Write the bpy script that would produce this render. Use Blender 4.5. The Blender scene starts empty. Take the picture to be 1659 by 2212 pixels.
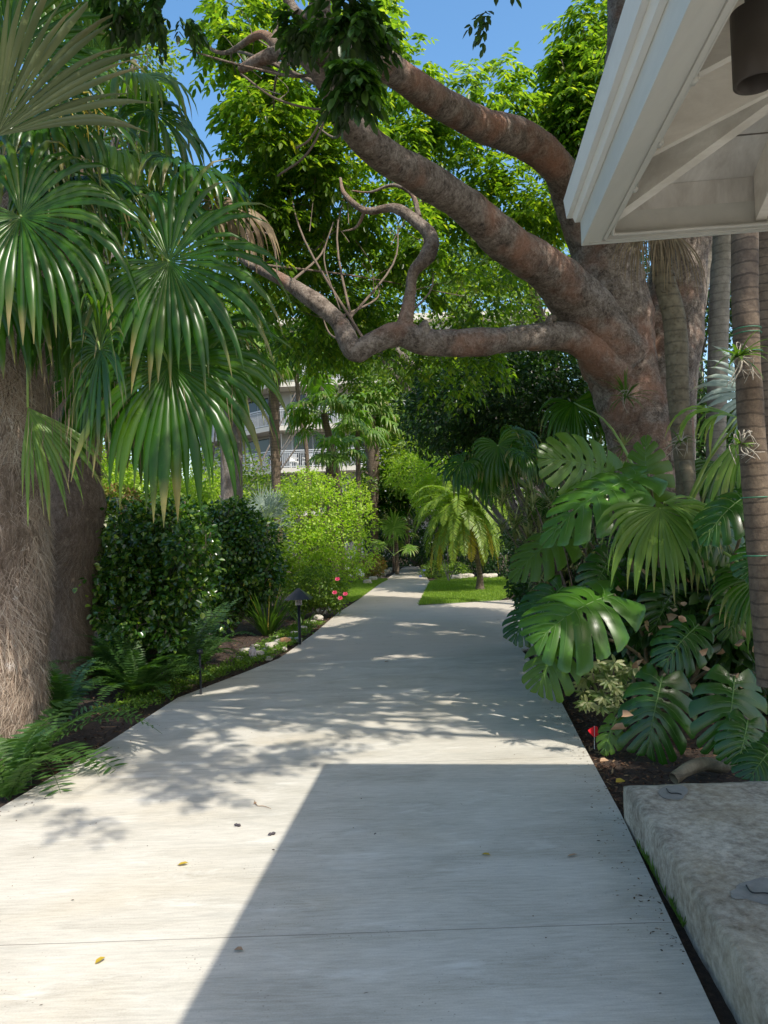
import bpy, math, random
import numpy as np
from mathutils import Vector, Matrix, noise as mnoise
random.seed(7); rng = np.random.default_rng(7)
C = bpy.context.scene.collection
R_ = math.radians
# ------------------------------------------------------------------ camera model
F = 1660.0; EYE = 1.6; PITCH = R_(1.55); ROLL = R_(2.0)
def ray(u, v):
    x = (u-829.5)/F; y = (1106.0-v)/F
    # picture content is rotated counter-clockwise by ROLL
    c, s = math.cos(ROLL), math.sin(ROLL)
    x, y = c*x+s*y, -s*x+c*y
    cp, sp = math.cos(PITCH), math.sin(PITCH)
    return Vector((x, cp-sp*y, sp+cp*y))
def P(u, v, Y):
    r = ray(u, v); return Vector((r.x*Y/r.y, Y, EYE+r.z*Y/r.y))
def G(u, v, z=0.0):
    r = ray(u, v); t = (z-EYE)/r.z; return Vector((r.x*t, r.y*t, z))
# ------------------------------------------------------------------ mesh builder
class MB:
    def __init__(s): s.v = []; s.q = []; s.n = 0; s.a = []
    def add(s, v, q, a=None):
        s.a.append(np.zeros(len(v)) if a is None else np.asarray(a, float))
        v = np.asarray(v, float).reshape(-1, 3); q = np.asarray(q, int).reshape(-1, 4)
        s.v.append(v); s.q.append(q+s.n); s.n += len(v)
    def build(s, name, mat, parent=None, smooth=True):
        me = bpy.data.meshes.new(name)
        V = np.concatenate(s.v); Q = np.concatenate(s.q)
        me.vertices.add(len(V)); me.vertices.foreach_set('co', V.ravel())
        me.loops.add(Q.size); me.loops.foreach_set('vertex_index', Q.ravel().astype(np.int32))
        me.polygons.add(len(Q)); me.polygons.foreach_set('loop_start', np.arange(0, Q.size, 4, dtype=np.int32))
        me.polygons.foreach_set('use_smooth', np.full(len(Q), smooth))
        A = np.concatenate(s.a)
        if A.any(): me.attributes.new('tip', 'FLOAT', 'POINT').data.foreach_set('value', A.astype(np.float32))
        me.update(calc_edges=True); me.validate()
        me.materials.append(mat)
        o = bpy.data.objects.new(name, me); C.objects.link(o)
        if parent is not None:
            o.parent = parent; o.location = -parent.location if parent.get('off') is None else (0, 0, 0)
        return o
def thing(name, label, cat, loc=(0, 0, 0), group=None):
    o = bpy.data.objects.new(name, None); C.objects.link(o); o.location = loc; o.empty_display_size = .1
    o['label'] = label; o['category'] = cat
    if group: o['group'] = group
    return o
def tag(o, label, cat, group=None):
    o['label'] = label; o['category'] = cat
    if group: o['group'] = group
    return o
def struct(o): o['kind'] = 'structure'; return o
def stuff(o, label=None, cat=None):
    o['kind'] = 'stuff'
    if label: o['label'] = label; o['category'] = cat
    return o
def nrm(a):
    a = np.asarray(a, float); return a/np.maximum(np.linalg.norm(a, axis=-1, keepdims=True), 1e-9)
def box(mb, c, s, rot=None):
    c = Vector(c); hx, hy, hz = s[0]/2, s[1]/2, s[2]/2
    vs = [Vector((x, y, z)) for x in (-hx, hx) for y in (-hy, hy) for z in (-hz, hz)]
    if rot is not None: vs = [rot @ p for p in vs]
    mb.add([c+p for p in vs], [(0, 1, 3, 2), (4, 6, 7, 5), (0, 4, 5, 1), (2, 3, 7, 6), (0, 2, 6, 4), (1, 5, 7, 3)])
def hexa(mb, b, t):   # bottom quad, top quad
    mb.add(list(b)+list(t), [(3, 2, 1, 0), (4, 5, 6, 7), (0, 1, 5, 4), (1, 2, 6, 5), (2, 3, 7, 6), (3, 0, 4, 7)])
def beam(mb, a, b, w, h, up=Vector((0, 0, 1))):   # box beam from a to b, hanging below the a-b line
    a, b = Vector(a), Vector(b); d = (b-a).normalized(); s = d.cross(up).normalized()*w/2; dn = -up*h
    hexa(mb, [a-s+dn, a+s+dn, b+s+dn, b-s+dn], [a-s, a+s, b+s, b-s])
def catmull(pts, n):
    pts = [np.array(p, float) for p in pts]; out = []
    ext = [2*pts[0]-pts[1]]+pts+[2*pts[-1]-pts[-2]]
    for i in range(len(pts)-1):
        p0, p1, p2, p3 = ext[i:i+4]
        for k in range(n):
            t = k/n
            out.append(.5*((2*p1)+(-p0+p2)*t+(2*p0-5*p1+4*p2-p3)*t*t+(-p0+3*p1-3*p2+p3)*t**3))
    out.append(pts[-1]); return np.array(out)
def tube(mb, pts, rad, seg=10, sub=6, lump=0.0, ls=2.0, seed=0, cap=True):
    pr = [tuple(p)+(r,) for p, r in zip(pts, rad)] if hasattr(rad, '__len__') else [tuple(p)+(rad,) for p in pts]
    cr = catmull(pr, sub) if sub > 1 else np.array(pr, float)
    pos, r = cr[:, :3], np.abs(cr[:, 3])
    T = nrm(np.gradient(pos, axis=0)); n0 = np.cross(T[0], [0.3, 1, .2]); n0 = nrm(n0)
    vs = []
    for i in range(len(pos)):
        n0 = nrm(n0-T[i]*np.dot(n0, T[i])); b = np.cross(T[i], n0)
        for k in range(seg):
            a = 2*math.pi*k/seg; d = n0*math.cos(a)+b*math.sin(a)
            rr = r[i]
            if lump:
                q = Vector(pos[i]+d*rr)*ls+Vector((seed, 0, 0))
                rr *= 1+lump*(mnoise.noise(q)+.5*mnoise.noise(q*2.3)+.3*mnoise.noise(q*6))+min(lump, .1)*(.16*mnoise.noise(q*13)+.12*mnoise.noise(q*27))
            vs.append(pos[i]+d*rr)
    m = len(pos)
    q = [(i*seg+k, i*seg+(k+1) % seg, (i+1)*seg+(k+1) % seg, (i+1)*seg+k) for i in range(m-1) for k in range(seg)]
    if cap:
        for i, s in ((0, -1), (m-1, 1)):
            base = len(vs); vs.append(pos[i]+T[i]*s*r[i]*.3)
            for k in range(0, seg, 2): q.append((base, i*seg+k, i*seg+(k+1) % seg, i*seg+(k+2) % seg))
    mb.add(vs, q)
    return pos
# ------------------------------------------------------------------ leaves
def leaves(mb, p, d, n, L, W, fold=.25, curl=.12, wide=.5):
    p = np.asarray(p); d = nrm(d); s = nrm(np.cross(d, n)); n = np.cross(s, d)
    L = np.broadcast_to(L, (len(p),))[:, None]; W = np.broadcast_to(W, (len(p),))[:, None]/2
    up = n*W*fold; cu = -n*L*curl
    v = np.stack([p, p+d*L*.28+s*W*.85+up, p+d*L*(.28+wide*.8)+s*W*.8+up+cu*.5, p+d*L+cu,
                  p+d*L*(.28+wide*.8)-s*W*.8+up+cu*.5, p+d*L*.28-s*W*.85+up], 1).reshape(-1, 3)
    b = (np.arange(len(p))*6)[:, None]
    q = np.concatenate([b+np.array([0, 1, 2, 3]), b+np.array([0, 3, 4, 5])], 1).reshape(-1, 4)
    mb.add(v, q)
def rvec(n): return nrm(rng.normal(size=(n, 3)))
def blob_pts(c, r, n, shell=.6):
    d = rvec(n); k = rng.uniform(0, 1, n)**(1/3.0); k = shell*(.75+.25*k)+(1-shell)*k
    k *= 1+.42*np.array([mnoise.noise(Vector(x)*2.6+Vector(c)*3) for x in d])
    return np.asarray(c)+d*k[:, None]*np.asarray(r), d
def leafblob(mb, c, r, n, L, W, shell=.6, droop=.3, upn=.6, jit=.3, fold=.25):
    p, d = blob_pts(c, r, n, shell)
    dd = nrm(d+rvec(n)*.8+np.array([0, 0, -droop])); nn = nrm(d*.5+rvec(n)*.7+np.array([0, 0, upn]))
    leaves(mb, p, dd, nn, L*rng.uniform(1-jit, 1+jit, n), W*rng.uniform(1-jit, 1+jit, n), fold)
def sprigs(mb, p, d, L=.3, ll=.085, lw=.04, pairs=3, droop=.5):
    n = len(p); d = nrm(d); up = np.array([0, 0, 1.0])
    s = nrm(np.cross(d, up)+1e-4); L = L*rng.uniform(.7, 1.25, n)[:, None]; sc = rng.uniform(.7, 1.2, n)[:, None]
    def at(t): return p+d*L*t-up*L*droop*t*t
    for k in range(pairs):
        t = .35+.55*k/max(1, pairs-1)*.9
        for sg in (-1, 1):
            ld = nrm(d*.55+s*sg*.8-up*(.25+droop*.5)+rvec(n)*.22)
            leaves(mb, at(t), ld, up+rvec(n)*.35, (ll*sc)[:, 0], (lw*sc)[:, 0], .2, .15)
    leaves(mb, at(.95), nrm(d-up*(.3+droop)+rvec(n)*.2), up+rvec(n)*.35+d*.3, (ll*1.1*sc)[:, 0], (lw*sc)[:, 0], .2, .15)
def crown(mb, c, r, ncl, k=5, shell=.5, **kw):
    p, d = blob_pts(c, r, ncl, shell)
    gx, gy = p[:, 0]-SX*p[:, 2], p[:, 1]-SY*p[:, 2]; keep = np.ones(len(p), bool)
    for hx, hy, hr, hs in HOLES+HOLES2 if c[1] < 7.5 else HOLES2: keep &= (((gx-hx)/hr)**2+((gy-hy)/hs)**2) > 1
    if not keep.any(): return p
    p, d = p[keep], d[keep]
    p = np.repeat(p, k, 0); d = np.repeat(d, k, 0)
    dd = nrm(d*.6+rvec(len(p))*np.array([1, 1, .55])+np.array([0, 0, .05]))
    sprigs(mb, p, dd, **kw)
    return p[::k]
def branches(mb, a, c, r, n=5, r0=.04, rt=.006):
    a = Vector(a); c = Vector(c)
    j = Vector(rvec(1)[0])*.08*(c-a).length
    tube(mb, [a, (a+c)/2+j, c], [r0, r0*.7, r0*.4], 6, 5)
    for i in range(n):
        e = Vector(blob_pts(c, r, 1, .6)[0][0]); s = a.lerp(c, random.uniform(.5, 1))+j*.3
        tube(mb, [s, s.lerp(e, .5)+Vector(rvec(1)[0])*.12*(e-s).length, e], [r0*.35, r0*.22, rt], 5, 4)
HOLES = [(1.08, 6.32, .68, .55), (.82, 6.95, .55, .45), (.3, 5.35, 1.5, .22), (-.9, 4.3, 1.0, .6), (.2, 7.55, .9, .16), (-.7, 6.2, .5, .16), (-2.2, 8.2, .6, .5), (-3.0, 6.4, .4, .35), (-1.9, 5.0, .5, .2)]  # gaps cut in the crown so sun falls on chosen spots
HOLES2 = [(-.8, 9.4, .45, .35), (.2, 9.95, .5, .3), (-1.7, 7.6, .4, .3), (-2.0, 12.3, 1.0, .9), (-2.6, 10.2, .6, .5), (-1.2, 14.5, .8, 1.2)]
# fan palm leaf
def fan(mb, hub, axis, normal, R, n=34, spread=290, split=.55, droop=1.2, pleat=.42, tipdroop=1.15, st=7, thr=True):
    hub = np.array(hub, float); ax = nrm(np.array(axis, float)); nm = np.array(normal, float)
    nm = nrm(nm-ax*np.dot(nm, ax)); sd = np.cross(ax, nm); dl = R_(spread)/n
    ts = np.linspace(0, 1, st+1)
    for i in range(n):
        a = -R_(spread)/2+dl*(i+.5)
        d = ax*math.cos(a)+sd*math.sin(a)+nm*.12
        d = nrm(d+nm*random.uniform(-.07, .07)); L = R*(.78+.22*math.cos(a*.6))*random.uniform(.82, 1.08)
        s = nrm(np.cross(d, nm)); pos = hub+d*.01*R
        spl = split*random.uniform(.9, 1.15); g = droop*random.uniform(.6, 1.45)*(random.uniform(2, 4) if random.random() < .07 else 1)
        vs = []; twist = random.uniform(-.25, .25)
        for k, t in enumerate(ts):
            if k:
                step = L/st; dn = g*(max(0, t-.22)**1.25)*.95*tipdroop
                d = nrm(d+np.array([0, 0, -1])*dn); pos = pos+d*step
            r = L*t
            w0 = r*math.tan(dl/2)*1.02
            if t > spl: w0 = L*spl*math.tan(dl/2)*(1-((t-spl)/(1-spl))**1.6)*(1-.2*(t-spl)/(1-spl))
            w0 = max(w0, .0012)
            nn = np.cross(s, d)
            if nn @ nm < 0: nn = -nn
            ss = nrm(s+nn*twist*max(0, t-spl))
            h = w0*pleat
            vs += [pos-ss*w0-nn*h*.5, pos+nn*h, pos+ss*w0-nn*h*.5]
        m = len(ts)
        q = [(3*k, 3*k+1, 3*k+4, 3*k+3) for k in range(m-1)]+[(3*k+1, 3*k+2, 3*k+5, 3*k+4) for k in range(m-1)]
        bt = random.uniform(.75, 1.3)
        mb.add(vs, q, np.repeat(np.clip((ts*bt-.86)/.14, 0, 1), 3))
def ribbon(mb, pts, w, nrmv=None):
    pts = np.array(pts, float); T = nrm(np.gradient(pts, axis=0))
    n = np.array(nrmv if nrmv is not None else [.1, -1, .1], float); s = nrm(np.cross(T, n))
    w = np.array(w, float)[:, None]/2
    up = np.cross(s, T)*w*.35
    vs = np.stack([pts-s*w, pts+up*-1, pts+s*w], 1).reshape(-1, 3); m = len(pts)
    mb.add(vs, [(3*k, 3*k+1, 3*k+4, 3*k+3) for k in range(m-1)]+[(3*k+1, 3*k+2, 3*k+5, 3*k+4) for k in range(m-1)])
def strap(mb, base, d, L, w, droop=1.0, st=7, wbase=.6):
    d = nrm(np.array(d, float)); pos = np.array(base, float); pts = [pos]; nv = np.cross(np.cross(d, [0, 0, 1.0])+1e-5, d)
    for k in range(st):
        d = nrm(d+np.array([0, 0, -1])*droop*.22*(k/st)**1.0); pos = pos+d*L/st; pts.append(pos)
    t = np.linspace(0, 1, st+1)
    ribbon(mb, pts, w*np.clip(np.minimum(wbase+t*1.6, (1-t)*2.2+.02), 0, 1), nv)
def pinnate(mb, base, d, L, N=26, ll=.12, lw=.02, ang=70, droop=.8, up=None, st=14, rr=.005, vee=.2, taper=True, hang=.3):
    d = nrm(np.array(d, float)); pos = np.array(base, float); pts = [pos]; dirs = [d]
    for k in range(st):
        d = nrm(d+np.array([0, 0, -1])*droop*.16*(.3+k/st)); pos = pos+d*L/st; pts.append(pos); dirs.append(d)
    pts = np.array(pts); dirs = np.array(dirs)
    tube(mb, pts, list(np.linspace(rr, rr*.25, st+1)), 4, 1, cap=False)
    t = np.linspace(.08, .99, N); idx = t*st; i0 = np.minimum(idx.astype(int), st-1); f = (idx-i0)[:, None]
    pp = pts[i0]*(1-f)+pts[i0+1]*f; dd = nrm(dirs[i0]*(1-f)+dirs[i0+1]*f)
    side0 = np.cross(dirs[0], [0, 0, 1.0])
    if np.linalg.norm(side0) < .05: side0 = np.array([1.0, 0, 0])
    side0 = nrm(side0)
    ss = nrm(side0-dd*(dd@side0)[:, None]); nn = np.cross(ss, dd)
    nn = np.where(nn[:, 2:3] < 0, -nn, nn) if False else nn
    lt = np.sin(np.clip(t*.93+.12, 0, 1)*math.pi)**.6 if taper else np.ones(N)
    for sg in (-1, 1):
        ld = nrm(dd*math.cos(R_(ang))+ss*sg*math.sin(R_(ang))+nn*vee+np.array([0, 0, -hang])+rng.normal(size=(N, 3))*.07)
        leaves(mb, pp, ld, nn+rng.normal(size=(N, 3))*.15, ll*lt*rng.uniform(.88, 1.08, N), lw*(.5+.5*lt), .2, .1, .45)
# monstera leaf ------------------------------------------------------------
def monstera(name, base, tip, normal, W, parent, mat, ribmat, N=8, droop=.25, side=.35, asym=0):
    base = np.array(base, float); tip = np.array(tip, float); ax = tip-base; L = np.linalg.norm(ax); ax = ax/L
    nm = np.array(normal, float); nm = nrm(nm-ax*(nm@ax)); sd = np.cross(ax, nm)
    def mid(s): return (s*L, (4*s*(1-s))*.10*L)        # arch height along normal
    def emb(x, y):       # x across, y along (metres)
        s = y/L; h = (4*max(min(s, 1.2), -.3)*(1-s))*.08*L*(1 if s > 0 else .4)
        fall = side*(x*x)/(W*.5)
        p = base+ax*y+sd*x+nm*(h-fall*.55)
        p = p+np.array([0, 0, -1])*(fall*.5+droop*L*max(0, s-.45)**2)
        return p
    mb = MB(); ts = [0, .10, .17, .25, .34, .48, .62, .76, .88, .96, 1.0]
    for sg in (-1, 1):
        bs = []
        for j in range(N+1):
            s = .02+.95*(j/N)**.92
            phi = R_(142-118*(j/N)**.75)+random.uniform(-.07, .07)     # 142deg = backwards at the base lobes
            w = W*.5*(.72+.5*math.sin(math.pi*min(1, (j/N)*.9+.12)))*(1-.55*(j/N)**3)*random.uniform(.93, 1.07)
            if j == N: w = L*.10; phi = R_(6)
            bs.append((s, phi, w))
        holes = [random.random() < .6 for _ in range(N+1)]
        spl = [random.uniform(.36, .66) for _ in range(N+1)]
        spl[0] = .9; spl[N] = 2
        for j in range(N):
            (s0, f0, w0), (s1, f1, w1) = bs[j], bs[j+1]
            vs = []; rag = random.uniform(.94, 1.05)
            for t in ts:
                def pt(s, f, w):
                    cur = -.30*t*t*w
                    return np.array([sg*math.sin(f)*w*t*rag, s*L*(.85)+L*.12+math.cos(f)*w*t*rag+abs(math.sin(f))*t*t*w*.28])
                a, b = pt(s0, f0, w0), pt(s1, f1, w1); c = (a+b)/2
                def gap(jj):
                    g = 0
                    if t > spl[jj]: g = min(.13, .05+.22*(t-spl[jj]))
                    if holes[jj] and .12 < t < .29: g = .16 if t < .2 else .10
                    return g
                ga, gb = gap(j), gap(j+1)
                if t > .9: e = .12 if t < .99 else .36; ga = max(ga, e); gb = max(gb, e)
                a2 = a+(b-a)*ga; b2 = b+(a-b)*gb; m2 = (a2+b2)/2
                e0, e1, e2 = emb(*a2), emb(*m2), emb(*b2)
                e1 = e1+nm*np.linalg.norm(b2-a2)*.10
                vs += [e0, e1, e2]
            m = len(ts)
            q = [(3*k, 3*k+1, 3*k+4, 3*k+3) for k in range(m-1)]+[(3*k+1, 3*k+2, 3*k+5, 3*k+4) for k in range(m-1)]
            mb.add(vs, q)
    o = mb.build(name, mat, parent)
    rb = MB(); pts = [emb(0, y)+nm*.004 for y in np.linspace(L*.1, L*1.03, 9)]
    tube(rb, pts, list(np.linspace(.0055, .0015, 9)), 5, 1)
    for sg in (-1, 1):
        for j in range(N):
            s, f, w = .02+.95*((j+.5)/N)**.92, R_(142-118*((j+.5)/N)**.75), W*.5*(.72+.5*math.sin(math.pi*min(1, ((j+.5)/N)*.9+.12)))*.72
            pts = []
            for t in (0, .3, .6, 1):
                x = sg*math.sin(f)*w*t; y = s*L*.85+L*.12+math.cos(f)*w*t+abs(math.sin(f))*t*t*w*.28
                pts.append(emb(x, y)+nm*(.006+.018*min(1, t*4)))
            tube(rb, pts, [.0022, .0017, .0012, .0006], 4, 1, cap=False)
    r = rb.build('vein', ribmat, o); r.location = (0, 0, 0)
    return emb(0, L*.1)
# ------------------------------------------------------------------ materials
def mat(name):
    m = bpy.data.materials.new(name); m.use_nodes = True; nt = m.node_tree; nt.nodes.clear()
    out = nt.nodes.new('ShaderNodeOutputMaterial'); b = nt.nodes.new('ShaderNodeBsdfPrincipled')
    nt.links.new(b.outputs[0], out.inputs[0]); return m, nt, b, out
def ramp(nt, fac, stops):
    r = nt.nodes.new('ShaderNodeValToRGB'); e = r.color_ramp.elements
    while len(e) < len(stops): e.new(.5)
    for k, (p, c) in enumerate(stops): e[k].position = p; e[k].color = (*c, 1)
    nt.links.new(fac, r.inputs[0]); return r.outputs[0]
def noisen(nt, scale, detail=5, rough=.6, sx=(1, 1, 1), dist=0, coord='Object'):
    tc = nt.nodes.new('ShaderNodeTexCoord'); mp = nt.nodes.new('ShaderNodeMapping'); mp.inputs['Scale'].default_value = sx
    nt.links.new(tc.outputs[coord], mp.inputs[0]); n = nt.nodes.new('ShaderNodeTexNoise')
    n.inputs['Scale'].default_value = scale; n.inputs['Detail'].default_value = detail; n.inputs['Roughness'].default_value = rough
    n.inputs['Distortion'].default_value = dist; nt.links.new(mp.outputs[0], n.inputs[0]); return n.outputs[0]
def mixc(nt, fac, a, b, mode='MIX'):
    m = nt.nodes.new('ShaderNodeMix'); m.data_type = 'RGBA'; m.blend_type = mode
    for sock, v in ((m.inputs[0], fac), (m.inputs[6], a), (m.inputs[7], b)):
        if hasattr(v, 'is_linked') or hasattr(v, 'links'): nt.links.new(v, sock)
        elif isinstance(v, (int, float)): sock.default_value = v
        else: sock.default_value = (*v, 1)
    return m.outputs[2]
def math_(nt, op, a, b=None, c=None):
    m = nt.nodes.new('ShaderNodeMath'); m.operation = op
    for s, v in zip(m.inputs, (a, b, c)):
        if v is None: continue
        if isinstance(v, (int, float)): s.default_value = v
        else: nt.links.new(v, s)
    return m.outputs[0]
def bump(nt, b, h, strength=.5, dist=.01):
    n = nt.nodes.new('ShaderNodeBump'); n.inputs['Strength'].default_value = strength; n.inputs['Distance'].default_value = dist
    nt.links.new(h, n.inputs['Height']); nt.links.new(n.outputs[0], b.inputs['Normal'])
def leafmat(name, stops, trans=.45, rough=.38, tcol=(1.5, 1.7, .35), sheen=.5):
    m, nt, b, out = mat(name)
    g = nt.nodes.new('ShaderNodeNewGeometry'); col = ramp(nt, g.outputs['Random Per Island'], stops)
    n1 = noisen(nt, 1.3, 3); col = mixc(nt, math_(nt, 'MULTIPLY', n1, .55), col, tuple(x*.55 for x in stops[0][1]))
    at = nt.nodes.new('ShaderNodeAttribute'); at.attribute_name = 'tip'
    tf = math_(nt, 'MULTIPLY', at.outputs['Fac'], noisen(nt, 5, 2)); col = mixc(nt, math_(nt, 'MULTIPLY', tf, 1.1), col, (.36, .27, .13))
    sp_ = noisen(nt, 9, 4, .6); sf_ = ramp(nt, sp_, [(.62, (0, 0, 0)), (.72, (1, 1, 1))]); col = mixc(nt, math_(nt, 'MULTIPLY', sf_, .35), col, tuple(min(1, x*2.2) for x in stops[-1][1]))
    nt.links.new(col, b.inputs['Base Color']); b.inputs['Roughness'].default_value = rough; b.inputs['Specular IOR Level'].default_value = sheen
    t = nt.nodes.new('ShaderNodeBsdfTranslucent'); nt.links.new(mixc(nt, 1.0, col, tcol, 'MULTIPLY'), t.inputs[0])
    mx = nt.nodes.new('ShaderNodeMixShader'); mx.inputs[0].default_value = trans
    nt.links.new(b.outputs[0], mx.inputs[1]); nt.links.new(t.outputs[0], mx.inputs[2]); nt.links.new(mx.outputs[0], out.inputs[0])
    return m
def plain(name, col, rough=.6, var=.25, scale=6, metal=0, bmp=.0, sx=(1, 1, 1)):
    m, nt, b, out = mat(name)
    n = noisen(nt, scale, 6, .65, sx); c = ramp(nt, n, [(.25, tuple(x*(1-var) for x in col)), (.75, tuple(min(1, x*(1+var)) for x in col))])
    nt.links.new(c, b.inputs['Base Color']); b.inputs['Roughness'].default_value = rough; b.inputs['Metallic'].default_value = metal
    if bmp: bump(nt, b, noisen(nt, scale*6, 6, .7, sx), bmp, .01)
    return m
M = {}
M['gumbo'] = leafmat('gumbo_leaf', [(0, (.045, .11, .015)), (.45, (.085, .17, .02)), (.85, (.15, .25, .025)), (1, (.26, .32, .04))], .55, .36, (2.9, 2.7, .8))
M['canopy'] = leafmat('far_leaf', [(0, (.06, .13, .02)), (.6, (.13, .23, .03)), (1, (.26, .35, .05))], .5, .45, (2.3, 2.2, .6))
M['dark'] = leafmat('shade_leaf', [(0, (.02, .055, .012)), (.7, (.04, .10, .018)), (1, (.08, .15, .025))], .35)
M['bright'] = leafmat('bright_leaf', [(0, (.24, .38, .04)), (.5, (.34, .50, .05)), (1, (.48, .58, .08))], .5, .45)
M['coco'] = leafmat('hedge_leaf', [(0, (.03, .09, .014)), (.65, (.06, .15, .02)), (.85, (.15, .26, .03)), (1, (.30, .40, .05))], .32, .22, sheen=.7)
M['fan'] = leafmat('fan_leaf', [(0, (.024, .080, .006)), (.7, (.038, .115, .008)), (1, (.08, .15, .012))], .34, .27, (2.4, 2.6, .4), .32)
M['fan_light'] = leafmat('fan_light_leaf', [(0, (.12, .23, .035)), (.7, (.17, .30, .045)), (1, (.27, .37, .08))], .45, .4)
M['fan_pale'] = leafmat('fan_pale_leaf', [(0, (.12, .15, .06)), (.7, (.18, .21, .09)), (1, (.26, .28, .13))], .35, .5, (1.1, 1.2, .7))
M['silver'] = leafmat('silver_leaf', [(0, (.22, .30, .26)), (1, (.36, .44, .38))], .2, .5, (1, 1.1, .8))
M['deadfan'] = leafmat('dead_frond', [(0, (.16, .11, .06)), (.6, (.26, .19, .11)), (1, (.38, .30, .18))], .25, .7, (1, .9, .7))
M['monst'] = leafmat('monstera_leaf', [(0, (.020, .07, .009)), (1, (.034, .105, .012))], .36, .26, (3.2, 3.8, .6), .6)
M['monst_s'] = leafmat('monstera_sunlit', [(0, (.055, .15, .016)), (1, (.075, .19, .02))], .36, .27, (2.4, 2.6, .5), .6)  # sunlight lifted into the base colour of the lit leaves
M['monst_l'] = leafmat('monstera_light', [(0, (.09, .18, .02)), (1, (.11, .21, .025))], .5, .33, (1.6, 1.7, .3))  # paler green puts the backlit look into the colour
M['vein'] = plain('vein_green', (.24, .34, .08), .5, .1); M['mvein'] = plain('leaf_vein', (.10, .19, .035), .5, .1)
M['fern'] = leafmat('fern_leaf', [(0, (.05, .125, .03)), (1, (.10, .19, .04))], .4, .5)
M['date'] = leafmat('date_leaf', [(0, (.15, .25, .03)), (.6, (.22, .33, .04)), (1, (.32, .40, .06))], .4, .35)
M['dateyellow'] = leafmat('old_date_leaf', [(0, (.42, .33, .03)), (1, (.55, .43, .05))], .4, .5)
M['var'] = leafmat('variegated', [(0, (.10, .18, .03)), (.45, (.2, .26, .07)), (.55, (.42, .43, .18)), (1, (.5, .5, .25))], .35, .4, (1.1, 1.1, .6))
M['iris'] = leafmat('iris_leaf', [(0, (.07, .15, .03)), (1, (.14, .24, .05))], .4, .4)
M['red'] = leafmat('red_leaf', [(0, (.14, .22, .03)), (.6, (.24, .24, .04)), (.85, (.38, .20, .05)), (1, (.42, .12, .08))], .4, .5, (1.2, 1.1, .6))
M['pink'] = plain('pink_petal', (.55, .05, .12), .5, .2)
M['white_fl'] = plain('white_petal', (.8, .8, .76), .5, .1)
M['blue_fl'] = plain('blue_petal', (.35, .4, .75), .5, .1)
M['yellow_fl'] = plain('yellow_petal', (.7, .5, .05), .5, .1)
M['rush'] = leafmat('yellow_leaf', [(0, (.5, .36, .04)), (1, (.6, .42, .05))], .3, .5, (1, 1, .6))
M['brownleaf'] = plain('brown_leaf', (.30, .19, .11), .7, .35, 20)
M['seed'] = plain('seed_pod', (.05, .04, .045), .6, .3, 30)
M['twig'] = plain('twig', (.14, .105, .08), .9, .35, 8, bmp=.5)
def barkmat(name, a, b_, c, scale=5, sx=(1, 1, 1), patch=None):
    m, nt, b, out = mat(name)
    n1 = noisen(nt, scale, 9, .68, sx, .3); n2 = noisen(nt, scale*6, 7, .72, sx, .6)
    n4 = noisen(nt, scale*3, 10, .8, sx, 1.0)
    f = math_(nt, 'ADD', math_(nt, 'MULTIPLY', n1, .35), math_(nt, 'ADD', math_(nt, 'MULTIPLY', n2, .3), math_(nt, 'MULTIPLY', n4, .35)))
    col = ramp(nt, f, [(.41, a), (.49, b_), (.58, c)])
    if patch:
        n3 = noisen(nt, 1.1, 4, .6, (1, 1, 1)); fm = ramp(nt, n3, [(.52, (0, 0, 0)), (.66, (1, 1, 1))])
        col = mixc(nt, math_(nt, 'MULTIPLY', fm, .75), col, mixc(nt, n2, tuple(x*.6 for x in patch), tuple(min(1, x*1.3) for x in patch)))
    nt.links.new(col, b.inputs['Base Color']); b.inputs['Roughness'].default_value = .8; b.inputs['Specular IOR Level'].default_value = .25
    bump(nt, b, f, 1.0, .07); return m
M['bark'] = barkmat('gumbo_bark', (.055, .042, .034), (.20, .16, .13), (.40, .34, .29), 7, patch=(.38, .19, .12))
M['greybark'] = barkmat('grey_bark', (.08, .065, .055), (.19, .165, .145), (.30, .27, .24), 6, (3, 3, .7))
M['fiber'] = barkmat('fibre_trunk', (.09, .062, .042), (.20, .145, .105), (.34, .26, .2), 9, (2.5, 2.5, .8))
M['hair_shaded'] = leafmat('shaded_fibre_hair', [(0, (.12, .085, .06)), (.6, (.24, .18, .13)), (1, (.42, .34, .26))], .15, .8, (1, .9, .8), .2)  # shade put into the fibre colour of the second trunk
M['hair'] = leafmat('fibre_hair', [(0, (.32, .23, .17)), (.6, (.56, .45, .35)), (1, (.76, .67, .56))], .15, .8, (1, .9, .8), .2)  # near trunk's fibre lightened as if sunlit, to part it from the second
def ringmat(name, a, c, period=.06, gr=.35):
    m, nt, b, out = mat(name)
    tc = nt.nodes.new('ShaderNodeTexCoord'); sp = nt.nodes.new('ShaderNodeSeparateXYZ'); nt.links.new(tc.outputs['Object'], sp.inputs[0])
    n = noisen(nt, 5, 6, .65); z = math_(nt, 'ADD', sp.outputs[2], math_(nt, 'MULTIPLY', n, .05))
    fr = math_(nt, 'FRACT', math_(nt, 'DIVIDE', z, period))
    ring = math_(nt, 'LESS_THAN', fr, .16)
    col = ramp(nt, noisen(nt, 14, 7, .7), [(.3, a), (.7, c)])
    col = mixc(nt, math_(nt, 'MULTIPLY', ring, gr), col, tuple(x*.4 for x in a))
    nt.links.new(col, b.inputs['Base Color']); b.inputs['Roughness'].default_value = .8
    bump(nt, b, math_(nt, 'ADD', fr, math_(nt, 'MULTIPLY', noisen(nt, 30, 6, .7), .7)), .8, .012); return m
M['ring_pale'] = ringmat('pale_ringed', (.14, .125, .105), (.31, .285, .245), .09)
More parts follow.
